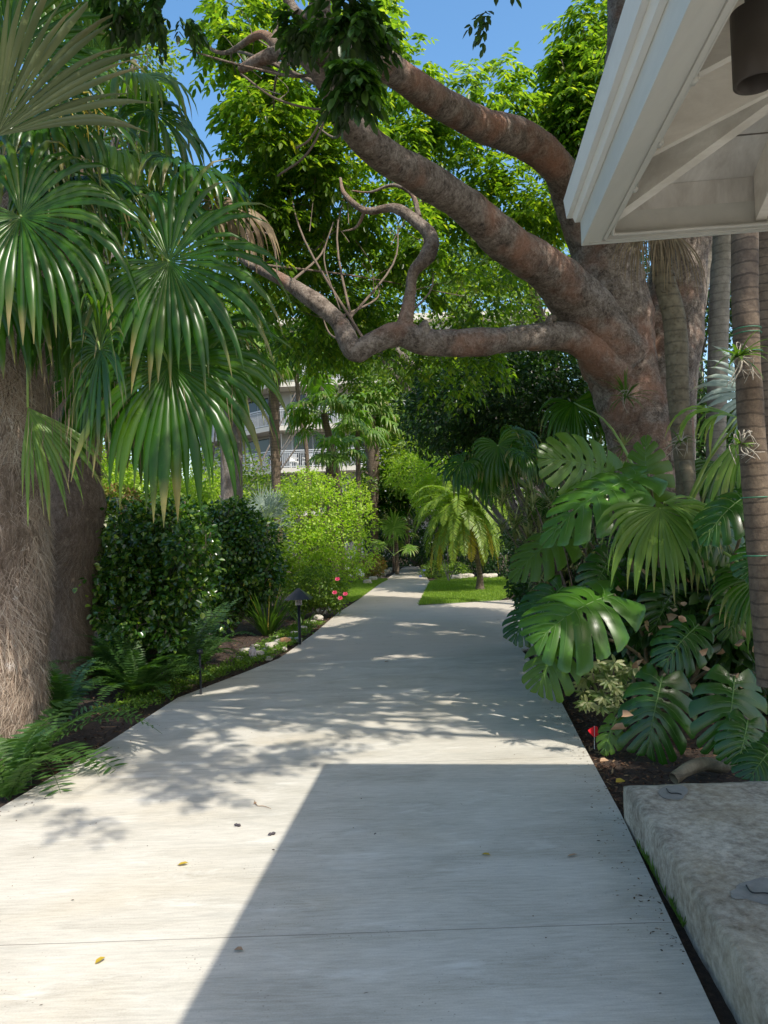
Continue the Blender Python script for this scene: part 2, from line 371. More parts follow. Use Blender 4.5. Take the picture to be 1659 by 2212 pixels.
M['ring_brown'] = ringmat('brown_ringed', (.075, .052, .036), (.20, .15, .105), .075, .6)
M['ring_olive'] = ringmat('olive_ringed', (.09, .07, .04), (.23, .19, .12), .11)
M['metal_green'] = plain('green_tie', (.03, .16, .09), .5)
M['rock'] = plain('limestone', (.42, .38, .32), .9, .4, 9, bmp=.8)
M['rock_warm'] = plain('ochre_stone', (.42, .24, .12), .9, .3, 9, bmp=.8)
M['black'] = plain('black_paint', (.012, .013, .015), .4, .2)
M['white'] = plain('white_wall', (.34, .35, .35), .7, .05, 2)
M['cream'] = plain('balcony_soffit', (.52, .50, .43), .8, .06, 2)
M['rail'] = plain('rail_paint', (.42, .44, .45), .4, .05)
M['flag'] = plain('red_vinyl', (.62, .02, .03), .35, .12)
M['can'] = plain('bronze_paint', (.055, .047, .040), .5, .15, 10)
m, nt, b, out = mat('glass_dark'); b.inputs['Base Color'].default_value = (.02, .03, .035, 1); b.inputs['Roughness'].default_value = .08; M['glass'] = m
m, nt, b, out = mat('tinted_glass'); b.inputs['Base Color'].default_value = (.75, .68, .72, 1); b.inputs['Roughness'].default_value = .1; b.inputs['Transmission Weight'].default_value = .6; M['ball'] = m
# painted roof wood
def paintwood(name, col, dirt, sx, lo=.38, hi=.62):
    m, nt, b, out = mat(name)
    n = noisen(nt, 3.2, 8, .66, sx, .4); n2 = noisen(nt, 40, 5, .6, sx)
    c = ramp(nt, n, [(lo, dirt), (hi, col)]); c = mixc(nt, math_(nt, 'MULTIPLY', n2, .25), c, tuple(x*.6 for x in col))
    nt.links.new(c, b.inputs['Base Color']); b.inputs['Roughness'].default_value = .6; bump(nt, b, n2, .25, .003); return m
M['fascia'] = paintwood('fascia_paint', (.66, .665, .62), (.58, .59, .55), (1, .15, 1))
M['soffit'] = paintwood('soffit_paint', (.78, .77, .73), (.54, .52, .48), (2.5, 1, 1))
M['rafter'] = paintwood('rafter_paint', (.88, .86, .79), (.66, .63, .56), (.6, 2, 2))  # lighter than the deck, carrying bounce light from below
M['drip'] = paintwood('drip_paint', (.78, .79, .76), (.70, .71, .68), (1, .3, 1))
M['shingle'] = plain('shingle', (.12, .10, .08), .9, .4, 20, bmp=.5)
# path concrete
def concrete_path():
    m, nt, b, out = mat('concrete_path')
    tc = nt.nodes.new('ShaderNodeTexCoord'); sp = nt.nodes.new('ShaderNodeSeparateXYZ'); nt.links.new(tc.outputs['Object'], sp.inputs[0])
    a = noisen(nt, 1.0, 8, .62, (1.2, 3.2, 1), .6); fine = noisen(nt, 7, 9, .72, (1, 9, 1), .1); bl = noisen(nt, .75, 4, .55, (.8, 1.5, 1), .5)
    grain = noisen(nt, 120, 4, .7)
    col = ramp(nt, a, [(.36, (.31, .285, .23)), (.47, (.44, .41, .345)), (.60, (.55, .52, .455))])
    tan = ramp(nt, bl, [(.54, (0, 0, 0)), (.68, (1, 1, 1))]); col = mixc(nt, math_(nt, 'MULTIPLY', tan, .75), col, (.50, .42, .29))
    col = mixc(nt, .45, col, mixc(nt, ramp(nt, fine, [(.36, (0, 0, 0)), (.64, (1, 1, 1))]), (.27, .25, .205), (.62, .585, .50)))
    col = mixc(nt, .25, col, mixc(nt, grain, (.16, .15, .13), (.82, .79, .71)))
    sm = noisen(nt, 2.6, 7, .7, (1, 1.6, 1), 1.2); dk = ramp(nt, sm, [(.60, (0, 0, 0)), (.72, (1, 1, 1))])
    vo = nt.nodes.new('ShaderNodeTexVoronoi'); vo.inputs['Scale'].default_value = 38; tcv = nt.nodes.new('ShaderNodeTexCoord'); nt.links.new(tcv.outputs['Object'], vo.inputs[0])
    pore = math_(nt, 'MULTIPLY', math_(nt, 'LESS_THAN', vo.outputs['Distance'], .13), ramp(nt, noisen(nt, 3, 4), [(.5, (0, 0, 0)), (.6, (1, 1, 1))])); col = mixc(nt, math_(nt, 'MULTIPLY', pore, .65), col, (.22, .2, .17))
    st_ = noisen(nt, 1.6, 9, .7, (.5, 2.4, 1), .8); sk = ramp(nt, st_, [(.36, (1, 1, 1)), (.46, (0, 0, 0))]); col = mixc(nt, math_(nt, 'MULTIPLY', sk, .38), col, (.33, .32, .28))
    lt_ = ramp(nt, noisen(nt, 2.1, 9, .72, (.7, 2.6, 1), .5), [(.56, (0, 0, 0)), (.66, (1, 1, 1))]); col = mixc(nt, math_(nt, 'MULTIPLY', lt_, .35), col, (.72, .71, .66))
    # older, darker slabs past the fourth joint
    old = math_(nt, 'GREATER_THAN', sp.outputs[1], 9.75)
    oldc = mixc(nt, dk, (.42, .375, .31), (.22, .18, .145)); col = mixc(nt, math_(nt, 'MULTIPLY', old, .72), col, oldc)
    yy = math_(nt, 'SUBTRACT', sp.outputs[1], math_(nt, 'MULTIPLY', sp.outputs[0], .0))
    yw = math_(nt, 'ADD', yy, math_(nt, 'MULTIPLY', noisen(nt, 8, 3), .006))
    dj = math_(nt, 'ABSOLUTE', math_(nt, 'SUBTRACT', math_(nt, 'PINGPONG', math_(nt, 'SUBTRACT', yw, JY), 1.13), 0.0))
    j = math_(nt, 'LESS_THAN', dj, .0035); col = mixc(nt, math_(nt, 'MULTIPLY', j, .55), col, (.10, .095, .085))
    nt.links.new(col, b.inputs['Base Color']); b.inputs['Roughness'].default_value = .85; b.inputs['Specular IOR Level'].default_value = .3
    bump(nt, b, math_(nt, 'ADD', noisen(nt, 30, 5, .6, (.25, 6, 1)), math_(nt, 'MULTIPLY', grain, .6)), .35, .004)
    return m
JY = G(700, 2017).y
M['path'] = concrete_path()
m, nt, b, out = mat('old_concrete')
a = noisen(nt, 3.0, 9, .68, (1, 1, 1), .5); f2 = noisen(nt, 22, 8, .75); f3 = noisen(nt, 1.3, 4, .6)
col = ramp(nt, a, [(.38, (.21, .16, .11)), (.5, (.43, .355, .27)), (.60, (.60, .52, .41))]); col = mixc(nt, .55, col, mixc(nt, ramp(nt, f2, [(.38, (0, 0, 0)), (.62, (1, 1, 1))]), (.15, .125, .095), (.68, .61, .50)))
nt.links.new(mixc(nt, math_(nt, 'MULTIPLY', ramp(nt, f3, [(.5, (0, 0, 0)), (.66, (1, 1, 1))]), .35), col, (.36, .27, .15)), b.inputs['Base Color'])
b.inputs['Roughness'].default_value = .9; bump(nt, b, f2, 1.0, .02); M['plinth'] = m
M['patch'] = plain('grey_patch', (.23, .215, .19), .9, .3, 12, bmp=.5)
m, nt, b, out = mat('mulch_soil')
a = noisen(nt, 25, 9, .8); c = ramp(nt, a, [(.35, (.018, .012, .009)), (.55, (.06, .036, .022)), (.72, (.13, .08, .05))]); nt.links.new(c, b.inputs['Base Color'])
b.inputs['Roughness'].default_value = 1; bump(nt, b, a, 1, .03); M['soil'] = m
M['chip'] = leafmat('mulch_chip', [(0, (.035, .02, .013)), (.5, (.10, .055, .035)), (.85, (.20, .11, .06)), (1, (.34, .24, .13))], .05, .9, (1, .8, .6), .2)
M['turf'] = plain('turf_soil', (.16, .24, .05), .95, .35, 15, bmp=.6)
M['blade'] = leafmat('grass_blade', [(0, (.16, .27, .03)), (1, (.32, .44, .05))], .4, .5)
M['cover'] = leafmat('cover_leaf', [(0, (.08, .17, .02)), (1, (.22, .33, .04))], .45, .5)

# ------------------------------------------------------------------ roof + sun geometry
ZE = 2.90
SLP = .06
RC = G(1256, 531, ZE); RL = G(1493, 0, ZE-SLP*1.85); RL.z = ZE
d1 = (RL-RC).normalized()                       # along the left eave, towards the camera
d2 = Vector((-d1.y, d1.x, 0)); d2 = d2 if d2.x > 0 else -d2      # to the right
SH = G(705, 1652)
ztop = ZE+.238
cornertop = RC-d2*.055-d1*.055+Vector((0, 0, ztop-ZE))
off = cornertop-SH; SUN = off.normalized()      # direction to the sun
SX, SY = SUN.x/SUN.z, SUN.y/SUN.z
print('sun', SUN, 'elev', math.degrees(math.asin(SUN.z)), 'roofcorner', RC, 'd1', d1, 'shadow', SH)
def sunpt(gx, gy, h): return Vector((gx+SX*h, gy+SY*h, h))
tp = math.tan(R_(24))
def RP(a, b, z): # a metres along d1 from corner, b metres along d2
    p = RC+d1*a+d2*b; return Vector((p.x, p.y, z-SLP*a))
roof = thing('pavilion_roof', 'pale grey painted wooden hip roof corner with open rafters over the path edge', 'roof', (RC.x, RC.y, 0))
LA, LB = 4.5, 3.5
def zdeck(a, b): return ZE+.235+min(a, b, LA-a, LB-b)*tp
mb = MB()   # fascia boards (outer vertical board + bottom trim)
T = .03
hexa(mb, [RP(-0, 0, ZE), RP(LA, 0, ZE), RP(LA, T, ZE), RP(0, T, ZE)], [RP(0, 0, ZE+.135), RP(LA, 0, ZE+.135), RP(LA, T, ZE+.135), RP(0, T, ZE+.135)])
mb.build('fascia', M['fascia'], roof, False)
mb = MB(); hexa(mb, [RP(0, T+.001, ZE), RP(T, T+.001, ZE), RP(T, LB, ZE), RP(0, LB, ZE)], [RP(0, T+.001, ZE+.135), RP(T, T+.001, ZE+.135), RP(T, LB, ZE+.135), RP(0, LB, ZE+.135)])
mb.build('fascia', M['fascia'], roof, False)
mb = MB()   # trim board under the left eave, and thin beads
hexa(mb, [RP(T+.0, T+.001, ZE+.004), RP(LA, T+.001, ZE+.004), RP(LA, .085, ZE+.004), RP(T, .085, ZE+.004)], [RP(T, T+.001, ZE+.026), RP(LA, T+.001, ZE+.026), RP(LA, .085, ZE+.026), RP(T, .085, ZE+.026)])
hexa(mb, [RP(.075, .0865, ZE-.002), RP(LA, .0865, ZE-.002), RP(LA, .102, ZE-.002), RP(.075, .102, ZE-.002)], [RP(.075, .0865, ZE+.03), RP(LA, .0865, ZE+.03), RP(LA, .102, ZE+.03), RP(.075, .102, ZE+.03)])
hexa(mb, [RP(T+.001, .103, ZE+.003), RP(.05, .103, ZE+.003), RP(.05, LB, ZE+.003), RP(T+.001, LB, ZE+.003)], [RP(T+.001, .103, ZE+.03), RP(.05, .103, ZE+.03), RP(.05, LB, ZE+.03), RP(T+.001, LB, ZE+.03)])
mb.build('trim', M['fascia'], roof, False)
mb = MB()   # tubing/caulk bead along the inner corner
tube(mb, [RP(LA, .112, ZE+.02), RP(2.5, .112, ZE+.02), RP(1.35, .115, ZE+.022), RP(.9, .112, ZE+.02), RP(.3, .114, ZE+.022), RP(.11, .125, ZE+.02), RP(.07, .17, ZE+.02), RP(.066, .5, ZE+.02), RP(.066, 1.0, ZE+.016), RP(.066, LB, ZE+.02)], .008, 7, 8)
for a in (.62, 1.02, 1.42): box(mb, RP(a, .115, ZE+.02), (.022, .03, .022), Matrix.Rotation(.1, 3, 'Z'))
mb.build('conduit', M['fascia'], roof)
mb = MB()   # drip edge mouldings outside the fascia: two steps
for o1, z0, z1 in ((.022, .118, .150), (.055, .151, .238)):
    hexa(mb, [RP(-o1, -o1, ZE+z0), RP(LA, -o1, ZE+z0), RP(LA, -.001, ZE+z0), RP(-o1, -.001, ZE+z0)], [RP(-o1, -o1-.012, ZE+z1), RP(LA, -o1-.012, ZE+z1), RP(LA, -.001, ZE+z1), RP(-o1, -.001, ZE+z1)])
    hexa(mb, [RP(-o1, 0, ZE+z0), RP(-.001, 0, ZE+z0), RP(-.001, LB, ZE+z0), RP(-o1, LB, ZE+z0)], [RP(-o1-.012, 0, ZE+z1), RP(-.001, 0, ZE+z1), RP(-.001, LB, ZE+z1), RP(-o1-.012, LB, ZE+z1)])
mb.build('drip_edge', M['drip'], roof, False)
def deckpoly(name, pts, mt, th, dz=0):
    mb = MB(); b_ = [RP(a, b2, z+dz) for a, b2, z in pts]; t_ = [p+Vector((0, 0, th)) for p in b_]
    hexa(mb, b_, t_); return mb.build(name, mt, roof, False)
c = min(LA, LB)/2; zr = ZE+.235+c*tp; z0 = ZE+.235
# left slope, front slope (away from camera), and the two unseen slopes
deckpoly('roof_deck', [(0, 0, z0), (LA, 0, z0), (LA-c, c, zr), (c, c, zr)], M['soffit'], .02)
deckpoly('roof_deck', [(0, 0, z0), (c, c, zr), (c, LB-c, zr), (0, LB, z0)], M['soffit'], .02)
deckpoly('roof_deck', [(LA, LB, z0), (0, LB, z0), (c, LB-c, zr), (LA-c, LB-c, zr)], M['soffit'], .02)
deckpoly('roof_deck', [(LA, 0, z0), (LA, LB, z0), (LA-c, LB-c, zr), (LA-c, c, zr)], M['soffit'], .02)
e = .05
for pts in ([(-e, -e, z0), (LA, -e, z0), (LA-c, c, zr), (c, c, zr)], [(-e, -e, z0), (c, c, zr), (c, LB-c, zr), (-e, LB, z0)], [(LA, LB, z0), (0, LB, z0), (c, LB-c, zr), (LA-c, LB-c, zr)], [(LA, 0, z0), (LA, LB, z0), (LA-c, LB-c, zr), (LA-c, c, zr)]):
    deckpoly('shingles', pts, M['shingle'], .03, .024)
# rafters
def rafter(a0, b0, a1, b1, w, h):
    mb = MB(); p = RP(a0, b0, ZE+.233+min(a0, b0)*tp); q = RP(a1, b1, ZE+.233+min(a1, b1)*tp); beam(mb, p, q, w, h)
    mb.build('rafter', M['rafter'], roof, False)
rafter(.10, .10, 1.72, 1.72, .055, .225)
aR = [(G(u, v, ZE+.03)-RC).dot(d1) for u, v in ((1384, 349), (1462, 163))]; spc = aR[1]-aR[0]
bR = (G(1625, 500, ZE+.03)-RC).dot(d2)
for k in range(7):
    a = aR[0]+k*spc
    if a < 1.7: rafter(a, .04, a, a-.05, .04, .21)
    elif a < 4.3: rafter(a, .04, a, min(1.72, LA-a-.05), .04, .21)
for k in range(6):
    bb = bR+k*.42
    if bb < 1.7: rafter(.04, bb, bb-.05, bb, .045, .21)
mb = MB()   # inner liners above the fascia
hexa(mb, [RP(T, T+.002, ZE+.1355), RP(LA, T+.002, ZE+.1355), RP(LA, T+.02, ZE+.1355), RP(T, T+.02, ZE+.1355)], [RP(T, T+.002, ZE+.245), RP(LA, T+.002, ZE+.245), RP(LA, T+.02, ZE+.245), RP(T, T+.02, ZE+.245)])
hexa(mb, [RP(.002, T+.021, ZE+.1355), RP(T-.002, T+.021, ZE+.1355), RP(T-.002, LB, ZE+.1355), RP(.002, LB, ZE+.1355)], [RP(.002, T+.021, ZE+.245), RP(T-.002, T+.021, ZE+.245), RP(T-.002, LB, ZE+.245), RP(.002, LB, ZE+.245)])
mb.build('frieze_board', M['soffit'], roof, False)
# short header boards between deck boards (grooves in the deck)
mb = MB()
for a in (.25, .5, .9, 1.3, 1.75): 
    p = RP(a-.0, a+.04, ZE+.2345+a*tp); q = RP(a, LB-a-.05, ZE+.2345+a*tp); beam(mb, p, q, .006, .004)
for b2 in (.25, .5, .75, 1.0, 1.3):
    p = RP(b2+.04, b2, ZE+.2345+b2*tp); q = RP(LA-b2-.05, b2, ZE+.2345+b2*tp); beam(mb, p, q, .006, .004)
mb.build('board_joint', M['patch'], roof, False)
mb = MB()
for a, b2 in ((1.1, 1.5), (3.7, 1.1), (3.7, 2.8), (1.1, 2.8)):
    p = RP(a, b2, 0); box(mb, (p.x, p.y, 1.75), (.14, .14, 3.1))
mb.build('post', M['fascia'], roof, False)
# bracket hook under deck
mb = MB(); p = P(1472, 196, 2.55); box(mb, p, (.012, .02, .05)); box(mb, p+Vector((0, 0, .03)), (.03, .03, .008))
mb.build('bracket', M['black'], roof, False)
# downlight
lc = P(1634, 180, 2.1)
lt = thing('eave_light', 'dark bronze cylinder downlight hanging under the pale roof rafters', 'lamp', (lc.x, lc.y, lc.z))
mb = MB(); pts = [lc, lc+Vector((0, 0, .30))]; rr = .060
def lathe(mb, c, prof, seg=28, tilt=None):
    vs = []
    for r, z in prof:
        for k in range(seg):
            a = 2*math.pi*k/seg; p = Vector((r*math.cos(a), r*math.sin(a), z))
            if tilt: p = tilt @ p
            vs.append(Vector(c)+p)
    m = len(prof); mb.add(vs, [(i*seg+k, i*seg+(k+1) % seg, (i+1)*seg+(k+1) % seg, (i+1)*seg+k) for i in range(m-1) for k in range(seg)])
lathe(mb, lc, [(.02, .5), (.02, .201), (rr, .20), (rr, 0), (rr-.006, -.003), (rr-.010, .0), (rr-.012, .06)])
mb.build('housing', M['can'], lt); mb = MB(); lathe(mb, lc, [(rr-.012, .058), (.03, .07), (.001, .075)]); mb.build('reflector', M['black'], lt)

# ------------------------------------------------------------------ ground, path, plinth
def sheet(name, pts, z, mt, th=0, parent=None):
    import bmesh
    me = bpy.data.meshes.new(name); bm = bmesh.new()
    f = bm.faces.new([bm.verts.new((p[0], p[1], z)) for p in pts]); bmesh.ops.recalc_face_normals(bm, faces=[f])
    if f.normal.z < 0: f.normal_flip()
    if th:
        r = bmesh.ops.extrude_face_region(bm, geom=[f]); bmesh.ops.translate(bm, verts=[v for v in r['geom'] if isinstance(v, bmesh.types.BMVert)], vec=(0, 0, 0))
        for v in f.verts: v.co.z -= th
        f.normal_flip()
    bm.to_mesh(me); bm.free(); me.materials.append(mt); o = bpy.data.objects.new(name, me); C.objects.link(o)
    if parent: o.parent = parent; o.location = -parent.location
    return o
gb = MB()   # ground with slightly raised planting beds
nx, ny = 90, 110
xs = np.concatenate([np.linspace(-120, -12, 12), np.linspace(-11, 11, 66), np.linspace(12, 120, 12)]); ys = np.concatenate([np.linspace(-40, -3, 8), np.linspace(-2.5, 30, 90), np.linspace(32, 260, 14)])
vs = [];
def gz(x, y):
    return -.035+.012*mnoise.noise(Vector((x*1.3, y*1.3, 0)))
for y in ys:
    for x in xs: vs.append((x, y, gz(x, y)))
nx = len(xs); gb.add(vs, [(j*nx+i, j*nx+i+1, (j+1)*nx+i+1, (j+1)*nx+i) for j in range(len(ys)-1) for i in range(nx-1)])
struct(gb.build('ground', M['soil']))
left = [G(u, v) for u, v in ((0, 1745), (76, 1700), (231, 1605), (384, 1507), (529, 1452), (603, 1422), (675, 1371), (730, 1324), (775, 1295), (818, 1263), (877, 1221))]
dl = (left[0]-left[2]).normalized(); back = left[0]+dl*8
right = [G(u, v) for u, v in ((903, 1221), (915, 1238), (928, 1256), (903, 1308))]
br = [right[-1], G(1080, 1297), Vector((7, 18.5, 0)), Vector((8, 14.0, 0)), Vector((3.2, 11.2, 0)), G(1125, 1403), G(1190, 1472), G(1258, 1605), G(1340, 1755), G(1540, 2180)]
dr = (br[-1]-br[-2]).normalized(); backr = br[-1]+dr*7
pts = [back]+left+[left[-1]+Vector((1.0, 6, 0)), left[-1]+Vector((2.2, 6, 0))]+right[:-1]+br+[backr]
path = struct(sheet('path', [(p.x, p.y) for p in pts], 0, M['path'], .10))
print('path left', left[0], left[4], left[-1], 'right', br[-1], br[-5])
# plinth
ZP = .19
pc = G(1345, 1690, ZP); pn = G(1659, 2170, ZP); dp = (pn-pc).normalized(); dq = Vector((1, dp.x*-1*0-.02, 0)).normalized()
plinth = thing('concrete_plinth', 'weathered raised concrete slab with grey patches at the right path edge', 'plinth', (pc.x, pc.y, 0))
import bmesh
bm = bmesh.new(); ZB = -.08; n1, n2 = 70, 60
def pl(a, b2, z):
    q = pc+dp*a+dq*b2; return Vector((q.x, q.y, z))
grid = {}
prof = [(0, ZB), (0, 0), (0.0, .06), (.0, .12), (.002, .165), (.012, .183), (.03, ZP)]+[(.03+.05*k, ZP) for k in range(1, 50)]
ring = []
for i in range(n1):
    a = (i/(n1-1))*4.5
    row = []
    for b2, z in prof:
        jit = mnoise.noise(Vector((a*5, b2*5, z*9)))*.004+mnoise.noise(Vector((a*22, b2*20, z*30)))*.004
        ee = .03 if i == 0 and z > .12 else 0
        p_ = pl(max(a, 0)+(0.012 if (i == 0 and z >= ZP) else 0), b2, z-(.0 if i else (.012 if z >= .18 else 0))); p_.x += jit*1.5; p_.z += jit if z > .1 else 0
        row.append(bm.verts.new(p_))
    ring.append(row)
for i in range(n1-1):
    for k in range(len(prof)-1): bm.faces.new((ring[i][k], ring[i][k+1], ring[i+1][k+1], ring[i+1][k])).smooth = True
lowr = [bm.verts.new((r_.co.x, r_.co.y, ZB)) for r_ in ring[0]]
for k in range(3, len(prof)-1): bm.faces.new((lowr[k], lowr[k+1], ring[0][k+1], ring[0][k]))
bmesh.ops.recalc_face_normals(bm, faces=bm.faces)
me = bpy.data.meshes.new('slab'); bm.to_mesh(me); bm.free(); me.materials.append(M['plinth']); o = bpy.data.objects.new('slab', me); C.objects.link(o); o.parent = plinth; o.location = -plinth.location
def patchmesh(u0, v0, ru, rv, name):
    cc = G(u0, v0, ZP+.0035); vs = [cc]; n = 26
    for k in range(n):
        a = 2*math.pi*k/n; r = 1+.4*mnoise.noise(Vector((math.cos(a)*1.8, math.sin(a)*1.8, u0)))
        g = G(u0+ru*math.cos(a)*r, v0+rv*math.sin(a)*r, ZP+.0035); vs.append(g)
    mb = MB(); mb.add(vs, [(0, 1+k, 1+(k+1) % n, 1+(k+2) % n) for k in range(0, n, 2)]); mb.build(name, M['patch'], plinth)
    mb = MB(); tube(mb, [G(u0-ru*.45, v0-rv*.5, ZP+.009), G(u0-ru*.25, v0+rv*.1, ZP+.009), G(u0+ru*.2, v0+rv*.15, ZP+.009), G(u0+ru*.5, v0+rv*.3, ZP+.009)], .003, 5, 4); mb.build('crack', M['black'], plinth)
patchmesh(1455, 1711, 34, 15, 'patch'); patchmesh(1640, 1925, 62, 26, 'patch')
terr = [plinth.location+dq*2.55+Vector((0, -.1, 0)), plinth.location+dq*2.55+Vector((5, -.1, 0)), Vector((9, -8, 0)), Vector((3.2, -8, 0))]
struct(sheet('bounce_pavement', [(p.x, p.y) for p in terr], .185, M['path'], .27))  # unseen paving added to bounce sunlight up under the roof
# chips
def chips(name, n, region, label, mt='chip', L=(.015, .06), zoff=.0):
    mb = MB(); pts = []
    while len(pts) < n:
        x, y = region(); pts.append((x, y, gz(x, y)+random.uniform(.0, .018)+zoff))
    p = np.array(pts); d = rng.normal(size=(n, 3))*np.array([1, 1, .25]); nn = np.array([0, 0, 1])+rng.normal(size=(n, 3))*.35
    leaves(mb, p, d, nn, rng.uniform(L[0], L[1], n), rng.uniform(.006, .018, n), .1, .05)
    return stuff(mb.build(name, M[mt]), label, 'mulch')
def reg_right():
    while True:
        y = random.uniform(3.9, 10.5); x0 = np.interp(y, [p.y for p in (backr, br[-1], br[-2], br[-3], br[-4], br[-5])], [p.x for p in (backr, br[-1], br[-2], br[-3], br[-4], br[-5])]); x = x0+.02+random.uniform(0, 1)**1.5*3.2
        if y > pc.y+.03 or x < pc.x-.02: return x, y
ly = [back.y]+[p.y for p in left]; lx = [back.x]+[p.x for p in left]
def reg_left():
    y = random.uniform(3.5, 20); return np.interp(y, ly, lx)-.02-random.uniform(0, 1)**1.5*3.2, y
chips('mulch_chips', 14000, reg_right, 'brown bark mulch and leaf litter in the right hand bed')
chips('mulch_chips', 14000, reg_left, 'brown bark mulch and litter in the bed left of the path')
def reg_strip():
    y = random.uniform(7.2, 14); return np.interp(y, ly, lx)-.03-random.uniform(0, .45), y
# ------------------------------------------------------------------ gumbo limbo tree
gt = thing('gumbo_limbo_tree', 'huge peeling red brown tree with long limbs arching over the path', 'tree', tuple(P(1400, 1000, 9)[:2])+(0,))
def PP(l): return [P(u, v, y) for u, v, y in l]
def rad(l, px): return [w/2/F*y for (u, v, y), w in zip(l, px)]
base = P(1405, 1000, 9.0)
mb = MB()
# main stem
l = [(1420, 1420, 9.0), (1410, 1200, 9.0), (1385, 960, 9.0), (1345, 800, 9.0), (1310, 640, 8.9), (1300, 540, 8.7), (1310, 400, 8.4), (1345, 200, 8.2), (1350, 0, 8.1), (1340, -300, 8.0)]
l1 = l; px = [250, 190, 148, 150, 175, 132, 104, 86, 76, 60]
tube(mb, PP(l), rad(l, px), 56, 24, .13, 2.2, 1)
l = [(1440, 1420, 9.2), (1435, 1150, 9.2), (1420, 930, 9.2), (1440, 760, 9.3), (1470, 560, 9.4), (1500, 380, 9.4), (1520, 100, 9.3), (1540, -200, 9)]
tube(mb, PP(l), rad(l, [190, 160, 150, 140, 120, 105, 90, 70]), 50, 22, .10, 2.0, 5)
mb.build('trunk', M['bark'], gt)
limbpts = []
def limb(l, px, lump=.12, seed=0, name='limb', m='bark', seg=40):
    mb = MB(); p = tube(mb, PP(l), rad(l, px), seg, 16 if seg > 20 else 8, lump, 2.6, seed); mb.build(name, M[m], gt); limbpts.append(p)
# limb A: upper, from fork up to top left
limb([(1310, 620, 8.9), (1240, 440, 8.5), (1205, 360, 8.1), (1130, 300, 7.7), (1040, 270, 7.1), (940, 215, 6.4), (860, 160, 5.8), (790, 120, 5.3), (700, 110, 5.0), (690, 60, 4.8), (700, -60, 4.6), (760, -250, 4.5)], [100, 84, 74, 78, 70, 66, 64, 66, 76, 52, 44, 36], lump=.08, seed=3)
# limb B: middle thick
limb([(1330, 780, 8.9), (1270, 680, 8.6), (1190, 590, 8.1), (1095, 525, 7.5), (1000, 440, 6.9), (905, 380, 6.3), (820, 330, 5.8), (755, 260, 5.4), (715, 190, 5.1), (665, 130, 5.0), (620, 110, 5.0), (560, 130, 5.1), (520, 150, 5.2)], [150, 124, 96, 88, 76, 76, 72, 70, 54, 36, 32, 28, 18], lump=.08, seed=9)
# limb C: low horizontal
limb([(1330, 800, 8.8), (1250, 735, 8.5), (1150, 728, 8.2), (1050, 738, 8.0), (930, 738, 7.8), (860, 722, 7.8), (800, 745, 7.8), (765, 758, 7.8), (735, 700, 7.9), (695, 662, 8.0), (620, 610, 8.2), (550, 575, 8.4), (520, 560, 8.5)], [106, 70, 57, 60, 58, 54, 46, 46, 38, 38, 30, 20, 12], lump=.13, seed=14)
# upright branch D off limb C
limb([(872, 712, 7.8), (885, 640, 7.8), (893, 590, 7.8), (925, 550, 7.8), (930, 510, 7.8), (895, 475, 7.9), (850, 450, 8.0), (790, 455, 8.1), (745, 420, 8.2), (735, 385, 8.3)], [44, 26, 28, 34, 28, 26, 22, 14, 11, 6], lump=.2, seed=19, seg=12)
limb([(905, 468, 7.9), (890, 420, 8.0), (850, 400, 8.1), (800, 415, 8.2), (760, 412, 8.2)], [12, 10, 8, 5, 3], seg=8, lump=.1)
limb([(790, 452, 8.1), (770, 490, 8.2), (740, 500, 8.2)], [9, 6, 3], seg=8, lump=.1)
limb([(640, 120, 5.0), (600, 100, 5.1), (560, 75, 5.2), (480, 115, 5.5), (410, 70, 5.8)], [30, 26, 18, 9, 5], seg=10)
limb([(715, 150, 5.1), (640, 165, 5.0), (560, 150, 5.0), (480, 130, 4.9), (400, 105, 4.8)], [9, 7, 6, 5, 3], seg=6, lump=.05)
limb([(640, 30, 4.8), (620, -5, 4.8), (610, -60, 4.8)], [26, 24, 20], seg=8)
limb([(655, 100, 5.0), (668, 50, 4.9), (640, 30, 4.8)], [34, 30, 26], seg=10)
# pruned stubs and knots
limb([(735, 140, 5.0), (690, 45, 4.7), (672, 42, 4.7)], [60, 60, 44], seg=12)
limb([(910, 735, 7.75), (918, 705, 7.7), (923, 700, 7.7)], [40, 26, 20], seg=10)
limb([(1180, 730, 8.2), (1187, 690, 8.2), (1200, 688, 8.2)], [30, 16, 14], seg=8)
# vines
mb = MB()
for l in ([(700, 190, 4.9), (695, 250, 4.9), (670, 300, 4.95), (640, 320, 5.0)], [(712, 180, 4.9), (708, 240, 4.9), (665, 330, 5.0), (600, 380, 5.2)], [(520, 160, 5.1), (600, 215, 5.0), (700, 235, 5.0), (710, 190, 5)], [(905, 330, 7), (900, 390, 7.2), (915, 440, 7.4)], [(600, 600, 8.1), (590, 520, 8.2), (560, 500, 8.3), (520, 510, 8.3)], [(735, 670, 7.9), (700, 560, 8.2), (720, 480, 8.4)]):
    tube(mb, PP(l), .008, 5, 6)
mb.build('vine', M['twig'], gt)
